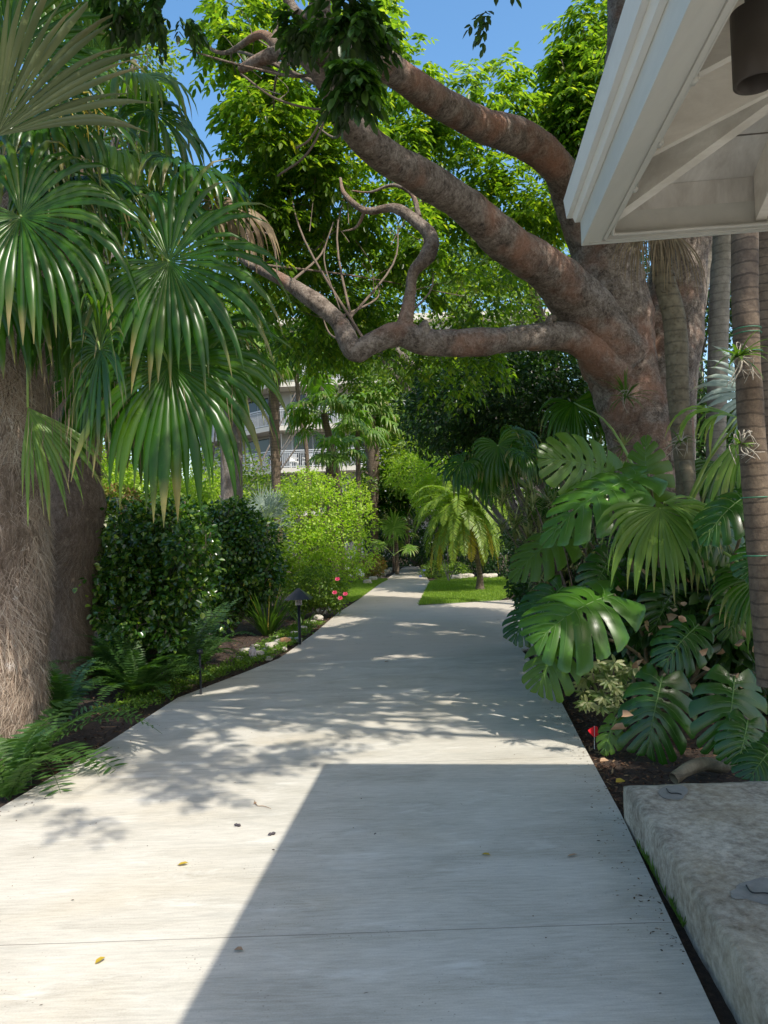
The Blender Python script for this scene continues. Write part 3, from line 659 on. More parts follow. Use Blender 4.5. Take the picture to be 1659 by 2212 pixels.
# crown blobs:  (u, v, Y, ru, rv, depth, clusters)
DEN = .38
cm = MB(); tw = MB()
def cblob(u, v, Y, ru, rv, dy, n, L=.30, ll=.105, lw=.054, k=5, att=None, nb=4, target=None, **kw):
    ru = max(ru-22, 12); rv = max(rv-18, 10)
    c = P(u, v, Y); r = (ru/F*Y, dy, rv/F*Y)
    crown(target or cm, c, r, max(3, int(n*DEN)) if Y > 6 else n, k, .45, L=L, ll=ll, lw=lw, **kw)
    if att is not None and nb: branches(tw, att, c, r, 3, .017)
for u, v, Y, ru, rv, dy, n in [
    (520, 60, 9, 95, 80, .8, 100), (640, 110, 9.5, 120, 110, .9, 130), (780, 120, 10.5, 90, 110, .8, 90), (510, 160, 9, 75, 60, .8, 70),
    (590, 270, 9, 95, 90, .9, 130), (670, 260, 9.5, 130, 110, .9, 170), (620, 380, 9.5, 140, 90, 1, 190), (760, 380, 9.8, 130, 110, 1, 190),
    (540, 420, 9.2, 70, 80, .8, 90), (700, 500, 10, 170, 110, 1.0, 240), (860, 480, 10, 120, 90, 1.0, 150), (600, 560, 10, 130, 100, 1, 170),
    (820, 620, 10.5, 170, 110, 1.2, 240), (690, 660, 10.5, 140, 90, 1.2, 170), (1000, 640, 11, 150, 110, 1.2, 200), (930, 560, 11, 110, 70, 1, 120)]:
    cblob(u, v, Y, ru, rv, dy, n, att=limbpts[2][random.randrange(90, 190)] if v > 350 else limbpts[1][random.randrange(110, 190)])
# brighter leaf masses behind limbs, upper right
for u, v, Y, ru, rv, dy, n in [(910, 230, 12, 65, 80, .9, 80), (1000, 230, 12, 60, 55, .8, 60), (900, 330, 12, 90, 60, 1, 90), (1080, 210, 12.5, 62, 60, .8, 80), (1120, 230, 12.5, 34, 60, .6, 36), (990, 380, 12.5, 100, 90, 1, 130),
    (1080, 430, 12.5, 100, 80, 1, 130), (1130, 500, 12.5, 90, 90, 1, 120), (820, 90, 12, 50, 100, .7, 66), (900, 130, 12, 35, 32, .5, 18), (850, 250, 12, 80, 80, .8, 80), (1180, 420, 12, 60, 80, .8, 60), (960, 480, 12.5, 90, 70, 1, 80)]:
    cblob(u, v, Y, ru, rv, dy, n, L=.36, ll=.12, lw=.06)
crown_main = cm
# low dark foliage hanging below the lowest limb
for u, v, Y, ru, rv, dy, n in [(690, 735, 11.5, 110, 40, 1.2, 100), (840, 815, 11.5, 100, 65, 1.2, 150), (940, 810, 11.5, 110, 60, 1.2, 110), (760, 700, 11.5, 120, 60, 1.2, 110), (1010, 790, 11.5, 90, 50, 1, 70)]:
    cblob(u, v, Y, ru, rv, dy, n, L=.34, ll=.10, lw=.05)
# near leaf bunches by the fork
nearm = MB()
for u, v, Y, ru, rv, dy, n in [(730, 40, 4.3, 80, 45, .25, 14), (790, 60, 4.3, 40, 55, .2, 9), (760, 165, 4.1, 45, 32, .12, 9), (770, 195, 4.1, 35, 25, .1, 5), (640, 70, 4.6, 40, 50, .2, 7), (1065, -20, 4.5, 50, 12, .2, 4), (300, -5, 4.6, 90, 26, .3, 12), (380, 15, 4.6, 40, 22, .2, 5)]:
    cblob(u, v, Y, ru, rv, dy, int(n*.8), L=.13, ll=.085, lw=.042, k=5, droop=.8, target=nearm)
# overhead canopy that shades the path and right bed (placed where it stands up-sun of the shade)
def shade(gx, gy, h, r, n, rz=.5, **kw):
    c = sunpt(gx, gy, h); crown(cm, c, (r, r, rz), int(n*.85), 5, .3, L=.34, ll=.10, lw=.05, **kw)
    branches(tw, limbpts[0][-1] if c.y < 6 else P(1340, -300, 8), c, (r, r, rz), 4, .05)
for gx, gy, r, n in [(-.7, 8.3, .9, 80), (.4, 8.6, 1.0, 110), (1.2, 8.4, .9, 90), (-1.2, 9.6, .8, 60), (.2, 10.4, 1.1, 130), (1.6, 10.2, 1.1, 120), (-.5, 11.6, .9, 75), (.6, 9.5, .9, 90), (-.6, 9.9, .8, 70), (1.3, 12.3, 1.1, 70),
        (-.2, 6.9, .75, 30), (.8, 7.0, .7, 34), (-1.6, 7.4, .7, 36), (-1.3, 6.1, .65, 30), (-1.9, 5.3, .6, 26), (-1.2, 5.4, .5, 18), (.1, 14.8, 1.0, 14), (1.7, 14.5, 1.0, 20),
        (2.6, 7.2, 1.0, 60), (3.4, 8.8, 1.2, 80), (2.8, 10.6, 1.2, 70), (4.4, 6.6, 1.1, 80), (4.8, 9.5, 1.4, 80), (3.3, 5.6, .9, 44), (5.8, 7.5, 1.4, 80), (6.0, 11, 1.6, 70), (4.0, 12.5, 1.4, 60)]:
    shade(gx, gy, 6.6 if gy < 8.8 and gx < 2 else 8.2, r, n)
for x, y, z, rr_, n in ((1.6, 4.6, 8.0, .9, 22), (2.4, 5.4, 8.2, .9, 22), (3.4, 6.0, 8.0, .9, 22), (3.2, 4.8, 7.6, .8, 18), (4.4, 6.6, 7.5, .9, 22), (1.0, 3.4, 7.0, .6, 14)):  # unseen clusters added to shade the limbs
    crown(cm, (x, y, z), (rr_, rr_, .5), n, 5, .3, L=.34, ll=.10, lw=.05)
for x, y, z, rr_, n in ((-1.2, 3.7, 6.6, .6, 22), (-.5, 3.3, 6.8, .55, 18), (-1.9, 3.9, 6.4, .6, 20), (.6, 3.2, 6.5, .4, 12), (-.9, 4.6, 7.0, .6, 20), (-2.4, 4.6, 6.6, .7, 22)):  # unseen clusters added to shade the left palms and near leaf bunches
    crown(cm, (x, y, z), (rr_, rr_, .4), n, 5, .3, L=.34, ll=.10, lw=.05)
for gx, gy, rr_, n in ((2.1, 5.7, .5, 22), (2.6, 6.3, .6, 30), (1.9, 6.9, .5, 24), (3.0, 5.4, .6, 26), (2.2, 6.2, .4, 16), (1.1, 7.1, .4, 12), (3.2, 6.2, .9, 60), (3.9, 7.2, .9, 60), (2.7, 7.6, .7, 40), (4.2, 5.4, .8, 40), (2.2, 8.2, .6, 30), (3.4, 9.4, .9, 40)): shade(gx, gy, 8.2, rr_, n)
for x, y, z, rr_, n in ((-1.4, 5.8, 7.0, .7, 50), (-1.0, 5.2, 7.8, .7, 50), (-1.7, 5.0, 7.2, .6, 30)): crown(cm, (x, y, z), (rr_, rr_, .4), n, 5, .3, L=.34, ll=.10, lw=.05)  # unseen clusters added to shade the second hairy trunk
cm.build('crown', M['gumbo'], gt); nearm.build('low_leaves', M['dark'], gt); tw.build('twigs', M['twig'], gt)
# second tree right of the sky gap
rt = thing('shade_tree', 'leafy green tree rising beside the roof edge against the sky', 'tree', tuple(P(1290, 1000, 14)[:2])+(0,))
cm = MB(); tw = MB()
for u, v, Y, ru, rv, dy, n in [(1290, 90, 13, 50, 60, .8, 44), (1260, 60, 13, 40, 35, .5, 20), (1240, 160, 13, 62, 45, .8, 60), (1230, 240, 13, 68, 55, .8, 90), (1290, 200, 13, 60, 90, .8, 80), (1240, 300, 13, 60, 40, .8, 60), (1290, 350, 13, 60, 80, .8, 60), (1175, 235, 13, 22, 16, .3, 7)]:
    c = P(u, v, Y); r = (ru/F*Y, dy, rv/F*Y); crown(cm, c, r, n, 5, .45, L=.36, ll=.13, lw=.062); branches(tw, P(1330, 500, 13.6), c, r, 4, .04)
cm.build('crown', M['gumbo'], rt)
tube(tw, [P(1335, 1180, 14), P(1340, 700, 14), P(1330, 300, 13.6), P(1340, 0, 13.4)], [.16, .13, .08, .04], 10); tw.build('trunk', M['bark'], rt)
# ------------------------------------------------------------------ generic far/mid trees
def bushtree(name, label, cat, blobs, leafL, leafW, mt, n, trunk=None, group=None, shell=.55, tr=.09, bark='greybark', bmat=None, upn=.6, rag=0):
    c0 = P(*blobs[0][:3]); t = thing(name, label, cat, (c0.x, c0.y, 0), group); mb = MB(); tb = MB()
    tot = sum(b[3]*b[4] for b in blobs)
    base = Vector((c0.x, c0.y, 0)) if trunk is None else Vector(trunk)
    if rag:
        nb = [(b_[0], b_[1], b_[2], b_[3]*.8, b_[4]*.8)+tuple(b_[5:]) for b_ in blobs]
        for b_ in blobs:
            for q in range(rag):
                a_, k_ = random.uniform(0, 6.28), random.uniform(.3, .95); f_ = random.uniform(.36, .6)
                nb.append((b_[0]+b_[3]*k_*math.cos(a_), b_[1]+b_[4]*k_*math.sin(a_), b_[2]+random.uniform(-.4, .4), b_[3]*f_, b_[4]*f_)+((b_[5]*.6,) if len(b_) > 5 else ()))
        blobs = nb; tot = sum(b[3]*b[4] for b in blobs)
    for b_ in blobs:
        u, v, Y, ru, rv = b_[:5]; c = P(u, v, Y); rx, rz = ru/F*Y, rv/F*Y; r = (rx, max(rx*.8, rz*.6) if len(b_) < 6 else b_[5], rz)
        leafblob(mb, c, r, max(20, int(n*b_[3]*b_[4]/tot)), leafL, leafW, shell, upn=upn)
        branches(tb, base.lerp(c, .25) if trunk is None else base.lerp(c, .3), c, r, 6, tr*.5)
        tube(tb, [base, base.lerp(c, .5)+Vector((0, 0, .05*tr)), c], [tr, tr*.8, tr*.4], 8, 5, .1)
    mb.build('crown' if cat == 'tree' else 'foliage', M[mt], t); tb.build('trunk' if cat == 'tree' else 'stems', M[bark], t)
    return t
# dark tree behind the horizontal limb
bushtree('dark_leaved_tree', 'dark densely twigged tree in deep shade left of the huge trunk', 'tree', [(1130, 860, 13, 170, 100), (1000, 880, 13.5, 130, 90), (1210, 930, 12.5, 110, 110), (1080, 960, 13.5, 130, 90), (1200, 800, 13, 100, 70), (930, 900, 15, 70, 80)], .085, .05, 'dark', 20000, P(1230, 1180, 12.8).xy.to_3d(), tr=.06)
bushtree('canopy_tree', 'tall bright green tree filling the gap behind the low limb', 'tree', [(900, 700, 20, 220, 130), (1120, 680, 20, 180, 130), (1130, 560, 20, 150, 90), (700, 600, 20, 160, 100), (960, 560, 21, 170, 70)], .13, .07, 'canopy', 20000, (6.5, 21, 0), tr=.2)
bushtree('background_tree', 'broad green tree behind the fan palms at the left', 'tree', [(60, 500, 17, 200, 200), (250, 450, 17, 160, 180), (330, 280, 16, 50, 90), (290, 130, 16, 90, 110), (90, 200, 17, 170, 190), (400, 560, 18, 110, 120), (420, 700, 18, 90, 130), (250, 750, 18, 150, 120)], .12, .065, 'canopy', 30000, (-8.5, 17, 0), tr=.15)
bushtree('background_tree', 'mid green tree standing right of the balconies behind the garden palms', 'tree', [(900, 880, 32, 130, 110), (1020, 900, 30, 120, 110), (850, 830, 34, 90, 90), (960, 1010, 28, 120, 80), (1120, 1010, 26, 130, 100), (860, 1010, 30, 90, 70)], .17, .10, 'canopy', 24000, P(1000, 1150, 31).xy.to_3d(), tr=.06)
bushtree('background_tree', 'dark green tree far behind the trunks at the right edge', 'tree', [(1560, 800, 17, 180, 180), (1600, 1050, 16, 160, 140), (1500, 600, 18, 170, 150), (1450, 950, 17, 150, 160), (1330, 1120, 16, 130, 110), (1700, 500, 17, 150, 200)], .12, .06, 'dark', 26000, (7, 17, 0), tr=.2)
bushtree('background_tree', 'dark leafy tree closing the end of the path', 'tree', [(900, 1140, 33, 90, 70), (860, 1190, 36, 60, 40), (1000, 1170, 31, 110, 60), (820, 1120, 34, 90, 60), (890, 1060, 36, 90, 60)], .14, .08, 'dark', 12000, (1.6, 36, 0), tr=.15)
bushtree('background_tree', 'olive green tree low beside the balcony building', 'tree', [(380, 1020, 34, 190, 60), (230, 980, 30, 150, 90), (530, 1060, 30, 100, 40), (100, 1000, 28, 120, 110)], .16, .09, 'canopy', 14000, (-14, 32, 0), tr=.1)
bushtree('background_tree', 'sunlit yellow green tree top hanging above the balconies', 'tree', [(560, 745, 34, 80, 30), (690, 745, 36, 90, 35), (480, 700, 30, 70, 60), (780, 770, 34, 70, 50)], .15, .08, 'gumbo', 11000, P(440, 1100, 34).xy.to_3d(), tr=.05)
# ------------------------------------------------------------------ building
BX = P(587, 1000, 48); bl = thing('balcony_building', 'pale grey apartment block with railed balconies seen through the palms', 'building', (BX.x, 48, 0))
B0 = Vector((BX.x, 48, 0)); dR = Vector((1, -.05, 0)).normalized(); dL = Vector((-.72, .70, 0)).normalized()
nR = Vector((dR.y, -dR.x, 0)); nR = nR if nR.y < 0 else -nR; nL = Vector((-.70, -.72, 0))
lev = [3.0, 5.75, 8.42, 11.15, 13.9]
WALLB = 1.7; inn = (-nR*WALLB-nL*.6)
def wallbox(a, b2, th, z0, z1, mb):
    d = (b2-a).normalized(); n = Vector((d.y, -d.x, 0))*th/2
    hexa(mb, [Vector((p.x, p.y, z0)) for p in (a-n, b2-n, b2+n, a+n)], [Vector((p.x, p.y, z1)) for p in (a-n, b2-n, b2+n, a+n)])
wA = B0+Vector((.3, WALLB, 0)); wR = wA+dR*17; wL = wA+dL*9
mb = MB(); wallbox(wA+dR*.15, wR, .25, 0, 15, mb); wallbox(wA, wL, .25, 0, 15, mb); wallbox(wR, wR+Vector((0, 10, 0)), .25, 0, 15, mb); wallbox(wL, wL+Vector((6, 12, 0)), .25, 0, 15, mb); mb.build('wall', M['white'], bl, False)
for z in lev:
    pts = [B0, B0+dR*17, wR, wA, wL, B0+dL*9]
    o = sheet('balcony_slab', [(p.x, p.y) for p in pts], z+.12, M['cream'], .30); o.parent = bl; o.location = -bl.location
    if z < 13:
        for a, d in ((B0+Vector((0, .12, 0)), dR), (B0+Vector((-.02, .14, 0)), dL)):
            mb = MB(); n = 150 if d is dR else 80; Ls = 17 if d is dR else 9; inw = Vector((0, .0, 0))
            for k in range(n):
                p = a+d*(.1+k*Ls/n); box(mb, (p.x, p.y, z+.12+.52), (.03, .03, .96))
            for zz, h in ((z+.18, .05), (z+1.17, .07), (z+1.06, .04)):
                q0, q1 = a+d*.05, a+d*Ls; wallbox(q0, q1, .06, zz, zz+h, mb)
            for k in range(0, 8):
                p = a+d*(.05+k*2.1); 
                if k*2.1 < Ls: box(mb, (p.x, p.y, z+.12+.55), (.09, .09, 1.1))
            mb.build('railing', M['rail'], bl, False)
for z in [0.1]+lev[:-1]:
    for k, (s, w) in enumerate(((.9, 2.6), (5.2, 2.8), (9.6, 2.6), (13.4, 2.6))):
        f = MB(); a = wA+dR*s+nR*.13+Vector((0, -.02, 0)); b2 = a+dR*w; wallbox(a-dR*.1, b2+dR*.1, .06, z+.13, z+2.38, f); fo = f.build('window', M['rail'], bl, False)
        g = MB(); q = nR*.04
        for h in (0, 1): wallbox(a+q+dR*(w*.5*h+.04), a+q+dR*(w*.5*(h+1)-.04), .03, z+.2, z+2.3, g)
        go = g.build('pane', M['glass'], fo, False); go.location = (0, 0, 0)
    for s, w in ((.8, 2.4), (4.6, 2.6)):
        f = MB(); a = wA+dL*s+nL*.14; b2 = a+dL*w; wallbox(a-dL*.1, b2+dL*.1, .06, z+.13, z+2.38, f); fo = f.build('window', M['rail'], bl, False)
        g = MB(); q = nL*.04
        for h in (0, 1): wallbox(a+q+dL*(w*.5*h+.04), a+q+dL*(w*.5*(h+1)-.04), .03, z+.2, z+2.3, g)
        go = g.build('pane', M['glass'], fo, False); go.location = (0, 0, 0)
mb = MB(); p = B0+Vector((.15, .5, 0)); box(mb, (p.x, p.y, 7.2), (.3, .3, 14.0)); mb.build('column', M['white'], bl, False)
mb = MB(); box(mb, (wA.x+7, wA.y+5, 15.2), (26, 13, .4)); mb.build('roof', M['cream'], bl, False)
def balchair(p, rz, label):
    t = thing('plastic_chair', label, 'chair', p, 'chairs on the balcony'); Rm = Matrix.Rotation(rz, 3, 'Z')
    def bx(nm, c, s):
        mb = MB(); box(mb, Vector(p)+Rm@Vector(c), s, Rm); mb.build(nm, M['white_fl'], t, False)
    bx('seat', (0, 0, .42), (.5, .5, .05)); bx('backrest', (0, .24, .7), (.5, .05, .5))
    for sx in (-.22, .22):
        bx('armrest', (sx, 0, .64), (.06, .45, .04))
        for sy in (-.22, .22): bx('leg', (sx, sy, .2), (.05, .05, .4))
for s, rz, lb in ((1.3, .3, 'white plastic chair behind the lower balcony rail, the one by the corner'), (2.2, -.4, 'white plastic chair behind the lower balcony rail, further right from the corner')):
    p = B0+dR*s+Vector((0, .75, 0)); balchair((p.x, p.y, lev[1]+.125), rz, lb)
# ------------------------------------------------------------------ palms
def petiole(mb, a, b_, r=.012, sag=.1):
    a, b_ = Vector(a), Vector(b_); tube(mb, [a, (a+b_)/2+Vector((0, 0, sag*(b_-a).length)), b_], [r*1.5, r, r*.7], 6, 5)
def fanleaf(parent, cc, hub, axis, normal, R, mt='fan', pm='vein', **kw):
    mb = MB(); fan(mb, hub, axis, normal, R, **kw); o = mb.build('frond', M[mt], parent)
    pb = MB(); petiole(pb, cc, hub); po = pb.build('petiole', M[pm], o); po.location = (0, 0, 0)
def hairs(mb, axis, rads, n, L=.22, w=.004, seed=0):
    ax = catmull([tuple(p)+(r,) for p, r in zip(axis, rads)], 8); m = len(ax)
    i = rng.uniform(0, m-1.01, n); i0 = i.astype(int); f = (i-i0)[:, None]; q = ax[i0]*(1-f)+ax[i0+1]*f
    a = rng.uniform(0, 2*math.pi, n); out = np.stack([np.cos(a), np.sin(a), np.zeros(n)], 1); tan = np.stack([-np.sin(a), np.cos(a), np.zeros(n)], 1)
    p = q[:, :3]+out*q[:, 3:4]*.96
    swirl = np.array([mnoise.noise(Vector(x)*2.3+Vector((seed, 0, 0))) for x in p])*2.2+rng.normal(size=n)*.75
    d = nrm(tan*np.sin(swirl)[:, None]-np.array([0, 0, 1])*np.cos(swirl*.8)[:, None]+out*rng.uniform(.02, .30, n)[:, None])
    LL = L*rng.uniform(.5, 1.3, n)[:, None]; s = nrm(np.cross(d, out)); W = w*rng.uniform(.6, 1.4, n)[:, None]
    st = []
    for t in (0, .5, 1.0):
        c = p+d*LL*t-out*LL*.0*t+np.array([0, 0, -1])*LL*.25*t*t+tan*LL*.12*t*t*np.sin(a*7)[:, None]; ww = W*(1-.8*t)
        st += [c-s*ww, c+s*ww]
    v = np.stack(st, 1).reshape(-1, 3); b_ = (np.arange(n)*6)[:, None]
    mb.add(v, np.concatenate([b_+np.array([0, 1, 3, 2]), b_+np.array([2, 3, 5, 4])], 1).reshape(-1, 4))
# left palm pair
def fiberpalm(name, label, l, px, base_xy, n):
    t = thing(name, label, 'palm', base_xy, 'shaggy trunked fan palms at the left'); mb = MB(); pts = PP(l); rr = rad(l, px)
    tube(mb, pts, rr, 26, 8, .16, 2.2, 3); mb.build('trunk', M['fiber'], t)
    hb = MB(); hairs(hb, pts, rr, n, .15, .0022, 3 if n > 50000 else 8); hb.build('fibre_coat', M['hair' if n > 50000 else 'hair_shaded'], t); return t
l = [(2, 1640, 6.1), (0, 1500, 6.1), (5, 1250, 6.1), (0, 1000, 6.1), (0, 800, 6.1), (10, 620, 6.1), (60, 420, 6.2), (70, 300, 6.3)]
b0 = G(10, 1570); palmA = fiberpalm('shaggy_fan_palm', 'fan palm with the thick hairy brown trunk cut by the left edge', l, [190, 180, 190, 200, 205, 200, 190, 120], (b0.x, b0.y, 0), 52000)
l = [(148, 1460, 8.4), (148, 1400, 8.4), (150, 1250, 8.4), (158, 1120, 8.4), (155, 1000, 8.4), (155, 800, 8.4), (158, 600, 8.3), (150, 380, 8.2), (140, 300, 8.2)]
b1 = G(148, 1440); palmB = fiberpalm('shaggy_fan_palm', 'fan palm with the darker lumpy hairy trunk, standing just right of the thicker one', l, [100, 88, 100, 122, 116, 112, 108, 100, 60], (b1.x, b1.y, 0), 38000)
cA = P(60, 330, 6.0); cB = P(150, 330, 8.0)
def F2(par, cc, u, v, Y, th, R, dy=-.1, nrmv=(0, -1, .25), mt='fan', **kw):
    ax = (math.cos(R_(th)), dy, math.sin(R_(th))); fanleaf(par, cc, P(u, v, Y), ax, nrmv, R, mt, **kw)
F2(palmA, cA, 45, 468, 4.7, -42, 1.0, nrmv=(.1, -1, .45), droop=1.15, n=44, spread=320)
F2(palmA, cA, 365, 565, 4.9, -28, .98, nrmv=(-.1, -1, .35), droop=.9, n=46, spread=310)
F2(palmA, cA, 217, 755, 4.7, -80, .66, nrmv=(-.9, -.7, .35), droop=1.1, n=42, spread=330, mt='fan')
F2(palmA, cA, 367, 787, 4.9, -52, 1.04, nrmv=(0, -1, .3), droop=1.2, n=46, spread=320)
F2(palmA, cA, -10, 295, 4.6, 64, 1.02, nrmv=(.35, -1, -.3), mt='fan_pale', droop=.22, n=26, spread=104, split=.62)
F2(palmA, cA, 20, 330, 5.3, 20, .8, dy=.3, nrmv=(.2, -.6, .7), droop=1.0, n=36, spread=240)
F2(palmA, cA, 90, 420, 5.4, 10, .7, dy=.2, nrmv=(0, -.5, .9), droop=1.5, n=36, spread=260)
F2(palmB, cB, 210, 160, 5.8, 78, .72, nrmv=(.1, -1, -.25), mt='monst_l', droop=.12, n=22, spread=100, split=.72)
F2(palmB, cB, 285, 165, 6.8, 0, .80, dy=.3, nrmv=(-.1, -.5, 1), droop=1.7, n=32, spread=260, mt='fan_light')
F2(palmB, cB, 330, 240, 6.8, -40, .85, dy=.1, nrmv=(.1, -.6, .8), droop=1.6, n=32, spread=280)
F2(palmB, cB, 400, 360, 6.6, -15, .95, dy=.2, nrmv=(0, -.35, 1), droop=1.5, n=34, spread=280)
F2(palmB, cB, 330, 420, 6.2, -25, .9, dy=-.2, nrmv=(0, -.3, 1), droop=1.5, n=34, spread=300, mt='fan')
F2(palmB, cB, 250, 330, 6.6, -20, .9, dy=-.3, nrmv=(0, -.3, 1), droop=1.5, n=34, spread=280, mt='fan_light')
F2(palmA, cA, 260, 650, 5.6, -60, .8, dy=.2, nrmv=(0, -.7, .6), droop=1.7, n=30, spread=280)
F2(palmA, cA, 120, 620, 5.6, -80, .8, dy=.2, nrmv=(0, -.7, .6), droop=1.7, n=30, spread=280)
F2(palmA, cA, 90, 240, 5.3, -10, .85, dy=.2, nrmv=(.2, -.6, .5), droop=1.4, n=30, spread=280)
F2(palmA, cA, 20, 110, 5.2, 60, .9, dy=.2, nrmv=(.3, -1, .1), droop=.4, n=30, spread=200)
F2(palmB, cB, 110, 120, 7.2, 60, .95, dy=.2, nrmv=(.1, -1, .1), droop=.5, n=30, spread=260)
F2(palmB, cB, 230, 700, 7.4, -60, .9, dy=.2, nrmv=(0, -.9, .5), droop=1.5, n=30, spread=300)
F2(palmB, cB, 400, 700, 7.4, -50, .95, dy=.2, nrmv=(0, -.9, .5), droop=1.4, n=32, spread=300)
F2(palmB, cB, 440, 780, 7.2, -70, .9, dy=.0, nrmv=(0, -.9, .5), droop=1.4, n=32, spread=300)
F2(palmB, cB, 190, 820, 7.2, -80, .9, dy=.0, nrmv=(0, -.9, .5), droop=1.5, n=30, spread=300)
F2(palmB, cB, 310, 860, 7.6, -80, .85, dy=.0, nrmv=(0, -.9, .5), droop=1.5, n=30, spread=300)
F2(palmB, cB, 470, 440, 7.0, -25, .85, dy=.1, nrmv=(0, -.5, .9), droop=1.4, n=30, spread=240, mt='deadfan', pm='twig')
F2(palmB, cB, 180, 450, 6.9, -30, .85, dy=-.2, nrmv=(0, -.5, .9), droop=1.5, n=30, spread=300)
F2(palmA, cA, 60, 880, 5.4, -62, .8, dy=.1, nrmv=(.2, -1, .3), droop=.5, n=16, spread=70, mt='fan_light')
F2(palmA, cA, -60, 560, 5.2, -70, .95, dy=-.1, nrmv=(.2, -1, .3), droop=1.2, n=30, spread=280)
F2(palmA, cA, 150, 390, 5.6, -5, .8, dy=-.1, nrmv=(.0, -.4, 1), droop=1.3, n=30, spread=280)
# thin dry threads hanging off the leaf tips and flower stalks
mb = MB()
for k in range(170):
    u = random.uniform(60, 520); v = random.uniform(760, 960); p = P(u, v, random.uniform(4.8, 6)); L = random.uniform(.15, .38); dx = random.uniform(-.2, .2)
    ribbon(mb, [p, p+Vector((dx*L*.3, 0, -L*.5)), p+Vector((dx*L, 0, -L))], [.004, .0035, .001])
for k in range(60):
    u = random.uniform(-10, 120); v = random.uniform(560, 900); p = P(u, v, 5.6); L = random.uniform(.2, .5); a = random.uniform(-.9, .2)
    ribbon(mb, [p, p+Vector((a*L*.6, -.03, -L*.25)), p+Vector((a*L, -.03, -L*.8))], [.005, .004, .001])
stuff(mb.build('dry_tips', M['deadfan'], palmA))
mb = MB()
for st, en in (((10, 345, 5.3), (190, 225, 5.2)), ((-5, 420, 5.3), (110, 290, 5.2))):
    a, b_ = P(*st), P(*en); tube(mb, [a, a.lerp(b_, .5)+Vector((0, 0, .12)), b_, b_+Vector((.12, 0, -.08))], [.014, .011, .008, .003], 7)
    for k in range(6):
        s = a.lerp(b_, .35+.12*k)+Vector((0, 0, .1)); tube(mb, [s, s+Vector((.06, -.02, -.03)), s+Vector((.10, -.02, -.22)), s+Vector((.1, 0, -.30))], [.005, .005, .004, .002], 5)
        for j in range(16):
            q = s+Vector((.08+random.uniform(-.02, .03), -.02, -.05-random.uniform(0, .24))); tube(mb, [q, q+Vector(rvec(1)[0])*.03], [.003, .001], 4, 1)
mb.build('flower_stalk', M['yellow_fl'], palmA)
# generic garden fan palm
def fanpalm(name, label, l, px, nf, R, mt='fan_light', bark='ring_brown', group=None, pet=.45, seg=20, st=5, droop=1.2, dead=0, up=.3, lo=-.5):
    pts = PP(l); b_ = pts[0]; t = thing(name, label, 'palm', (b_.x, b_.y, 0), group); mb = MB(); tube(mb, pts, rad(l, px), 12, 8, .10, 6, nf)
    hb = rad(l, px); 
    for k in range(40):   # old leaf boots on the stem
        i = random.randrange(1, len(pts)); c = pts[i-1].lerp(pts[i], random.random()); r = hb[i]; a = random.uniform(0, 6.28); o = Vector((math.cos(a), math.sin(a), 0))*r
        tube(mb, [c+o*.8, c+o*1.25+Vector((0, 0, .05))], [r*.22, r*.12], 5, 1)
    mb.build('trunk', M[bark], t); top = pts[-1]
    for k in range(nf):
        a = k*2.39996+random.uniform(-.3, .3); el = random.uniform(lo, 1.1)
        d = Vector((math.cos(a)*math.cos(el), math.sin(a)*math.cos(el), math.sin(el))); hub = top+d*pet*random.uniform(.7, 1.2)
        ax = (d+Vector((0, 0, -.35))).normalized(); n_ = Vector((0, 0, 1))+d*.6+Vector(rvec(1)[0])*.3
        fanleaf(t, top, hub, ax, n_, R*random.uniform(.85, 1.1), mt if not (dead and k % dead == 0 and el < .1) else 'deadfan', n=seg, st=st, spread=random.uniform(240, 310), droop=droop, split=.5)
    return t
g = 'garden fan palms beyond the bushes'
fanpalm('fan_palm', 'tall slim fan palm with rough trunk rising before the balcony corner', [(606, 1275, 21), (598, 1080, 21), (594, 950, 21), (592, 860, 21), (596, 780, 21)], [16, 20, 22, 24, 20], 16, .95, 'fan_light', group=g, pet=.6, dead=5, droop=1.5)
fanpalm('fan_palm', 'stout fan palm with shaggy trunk left of the path end', [(812, 1242, 29), (808, 1100, 29), (806, 1000, 29), (798, 930, 29), (796, 900, 29)], [14, 17, 30, 30, 26], 20, 1.05, 'fan_light', group=g, pet=.85, droop=1.3)
fanpalm('fan_palm', 'drooping fan palm nearest the balconies with crown at rail height', [(740, 1262, 24), (728, 1050, 24), (718, 980, 24), (708, 930, 24), (700, 895, 24)], [16, 20, 22, 16, 14], 18, .85, 'fan_light', group=g, pet=.8, droop=1.5)
fanpalm('fan_palm', 'short fan palm with leaves hanging below the lower balcony', [(716, 1270, 22), (712, 1050, 22), (716, 1010, 22), (722, 985, 22)], [18, 20, 20, 16], 12, .7, 'fan_light', group=g, pet=.5, droop=1.5)
fanpalm('fan_palm', 'thin leaning fan palm between the two balcony rails', [(672, 1245, 28), (664, 1000, 28), (655, 930, 28), (645, 870, 28), (640, 800, 28)], [9, 9, 9, 9, 9], 14, 1.0, 'fan_light', group=g, pet=.9, droop=1.4)
fanpalm('fan_palm', 'slender dark stemmed fan palm behind the light green shrub', [(776, 1250, 26), (774, 1020, 26), (772, 960, 26), (774, 930, 26)], [11, 11, 11, 10], 12, .8, 'fan_light', group=g, pet=.6, droop=1.3)
fanpalm('fan_palm', 'blue green fan palm low beside the path end', [(842, 1190, 30), (842, 1130, 30), (842, 1095, 30)], [16, 14, 12], 14, .95, 'fan', group=g, pet=.7, droop=.8)
fanpalm('fan_palm', 'bright young fan palm with one big round leaf facing the path', [(858, 1240, 29), (856, 1180, 29), (856, 1160, 29)], [10, 9, 8], 8, .6, 'fan_light', group=g, pet=.5, droop=.6)
pm = thing('fan_palm', 'yellow green fan palm behind the blue green one', 'palm', tuple(P(880, 1100, 30)[:2])+(0,), g)
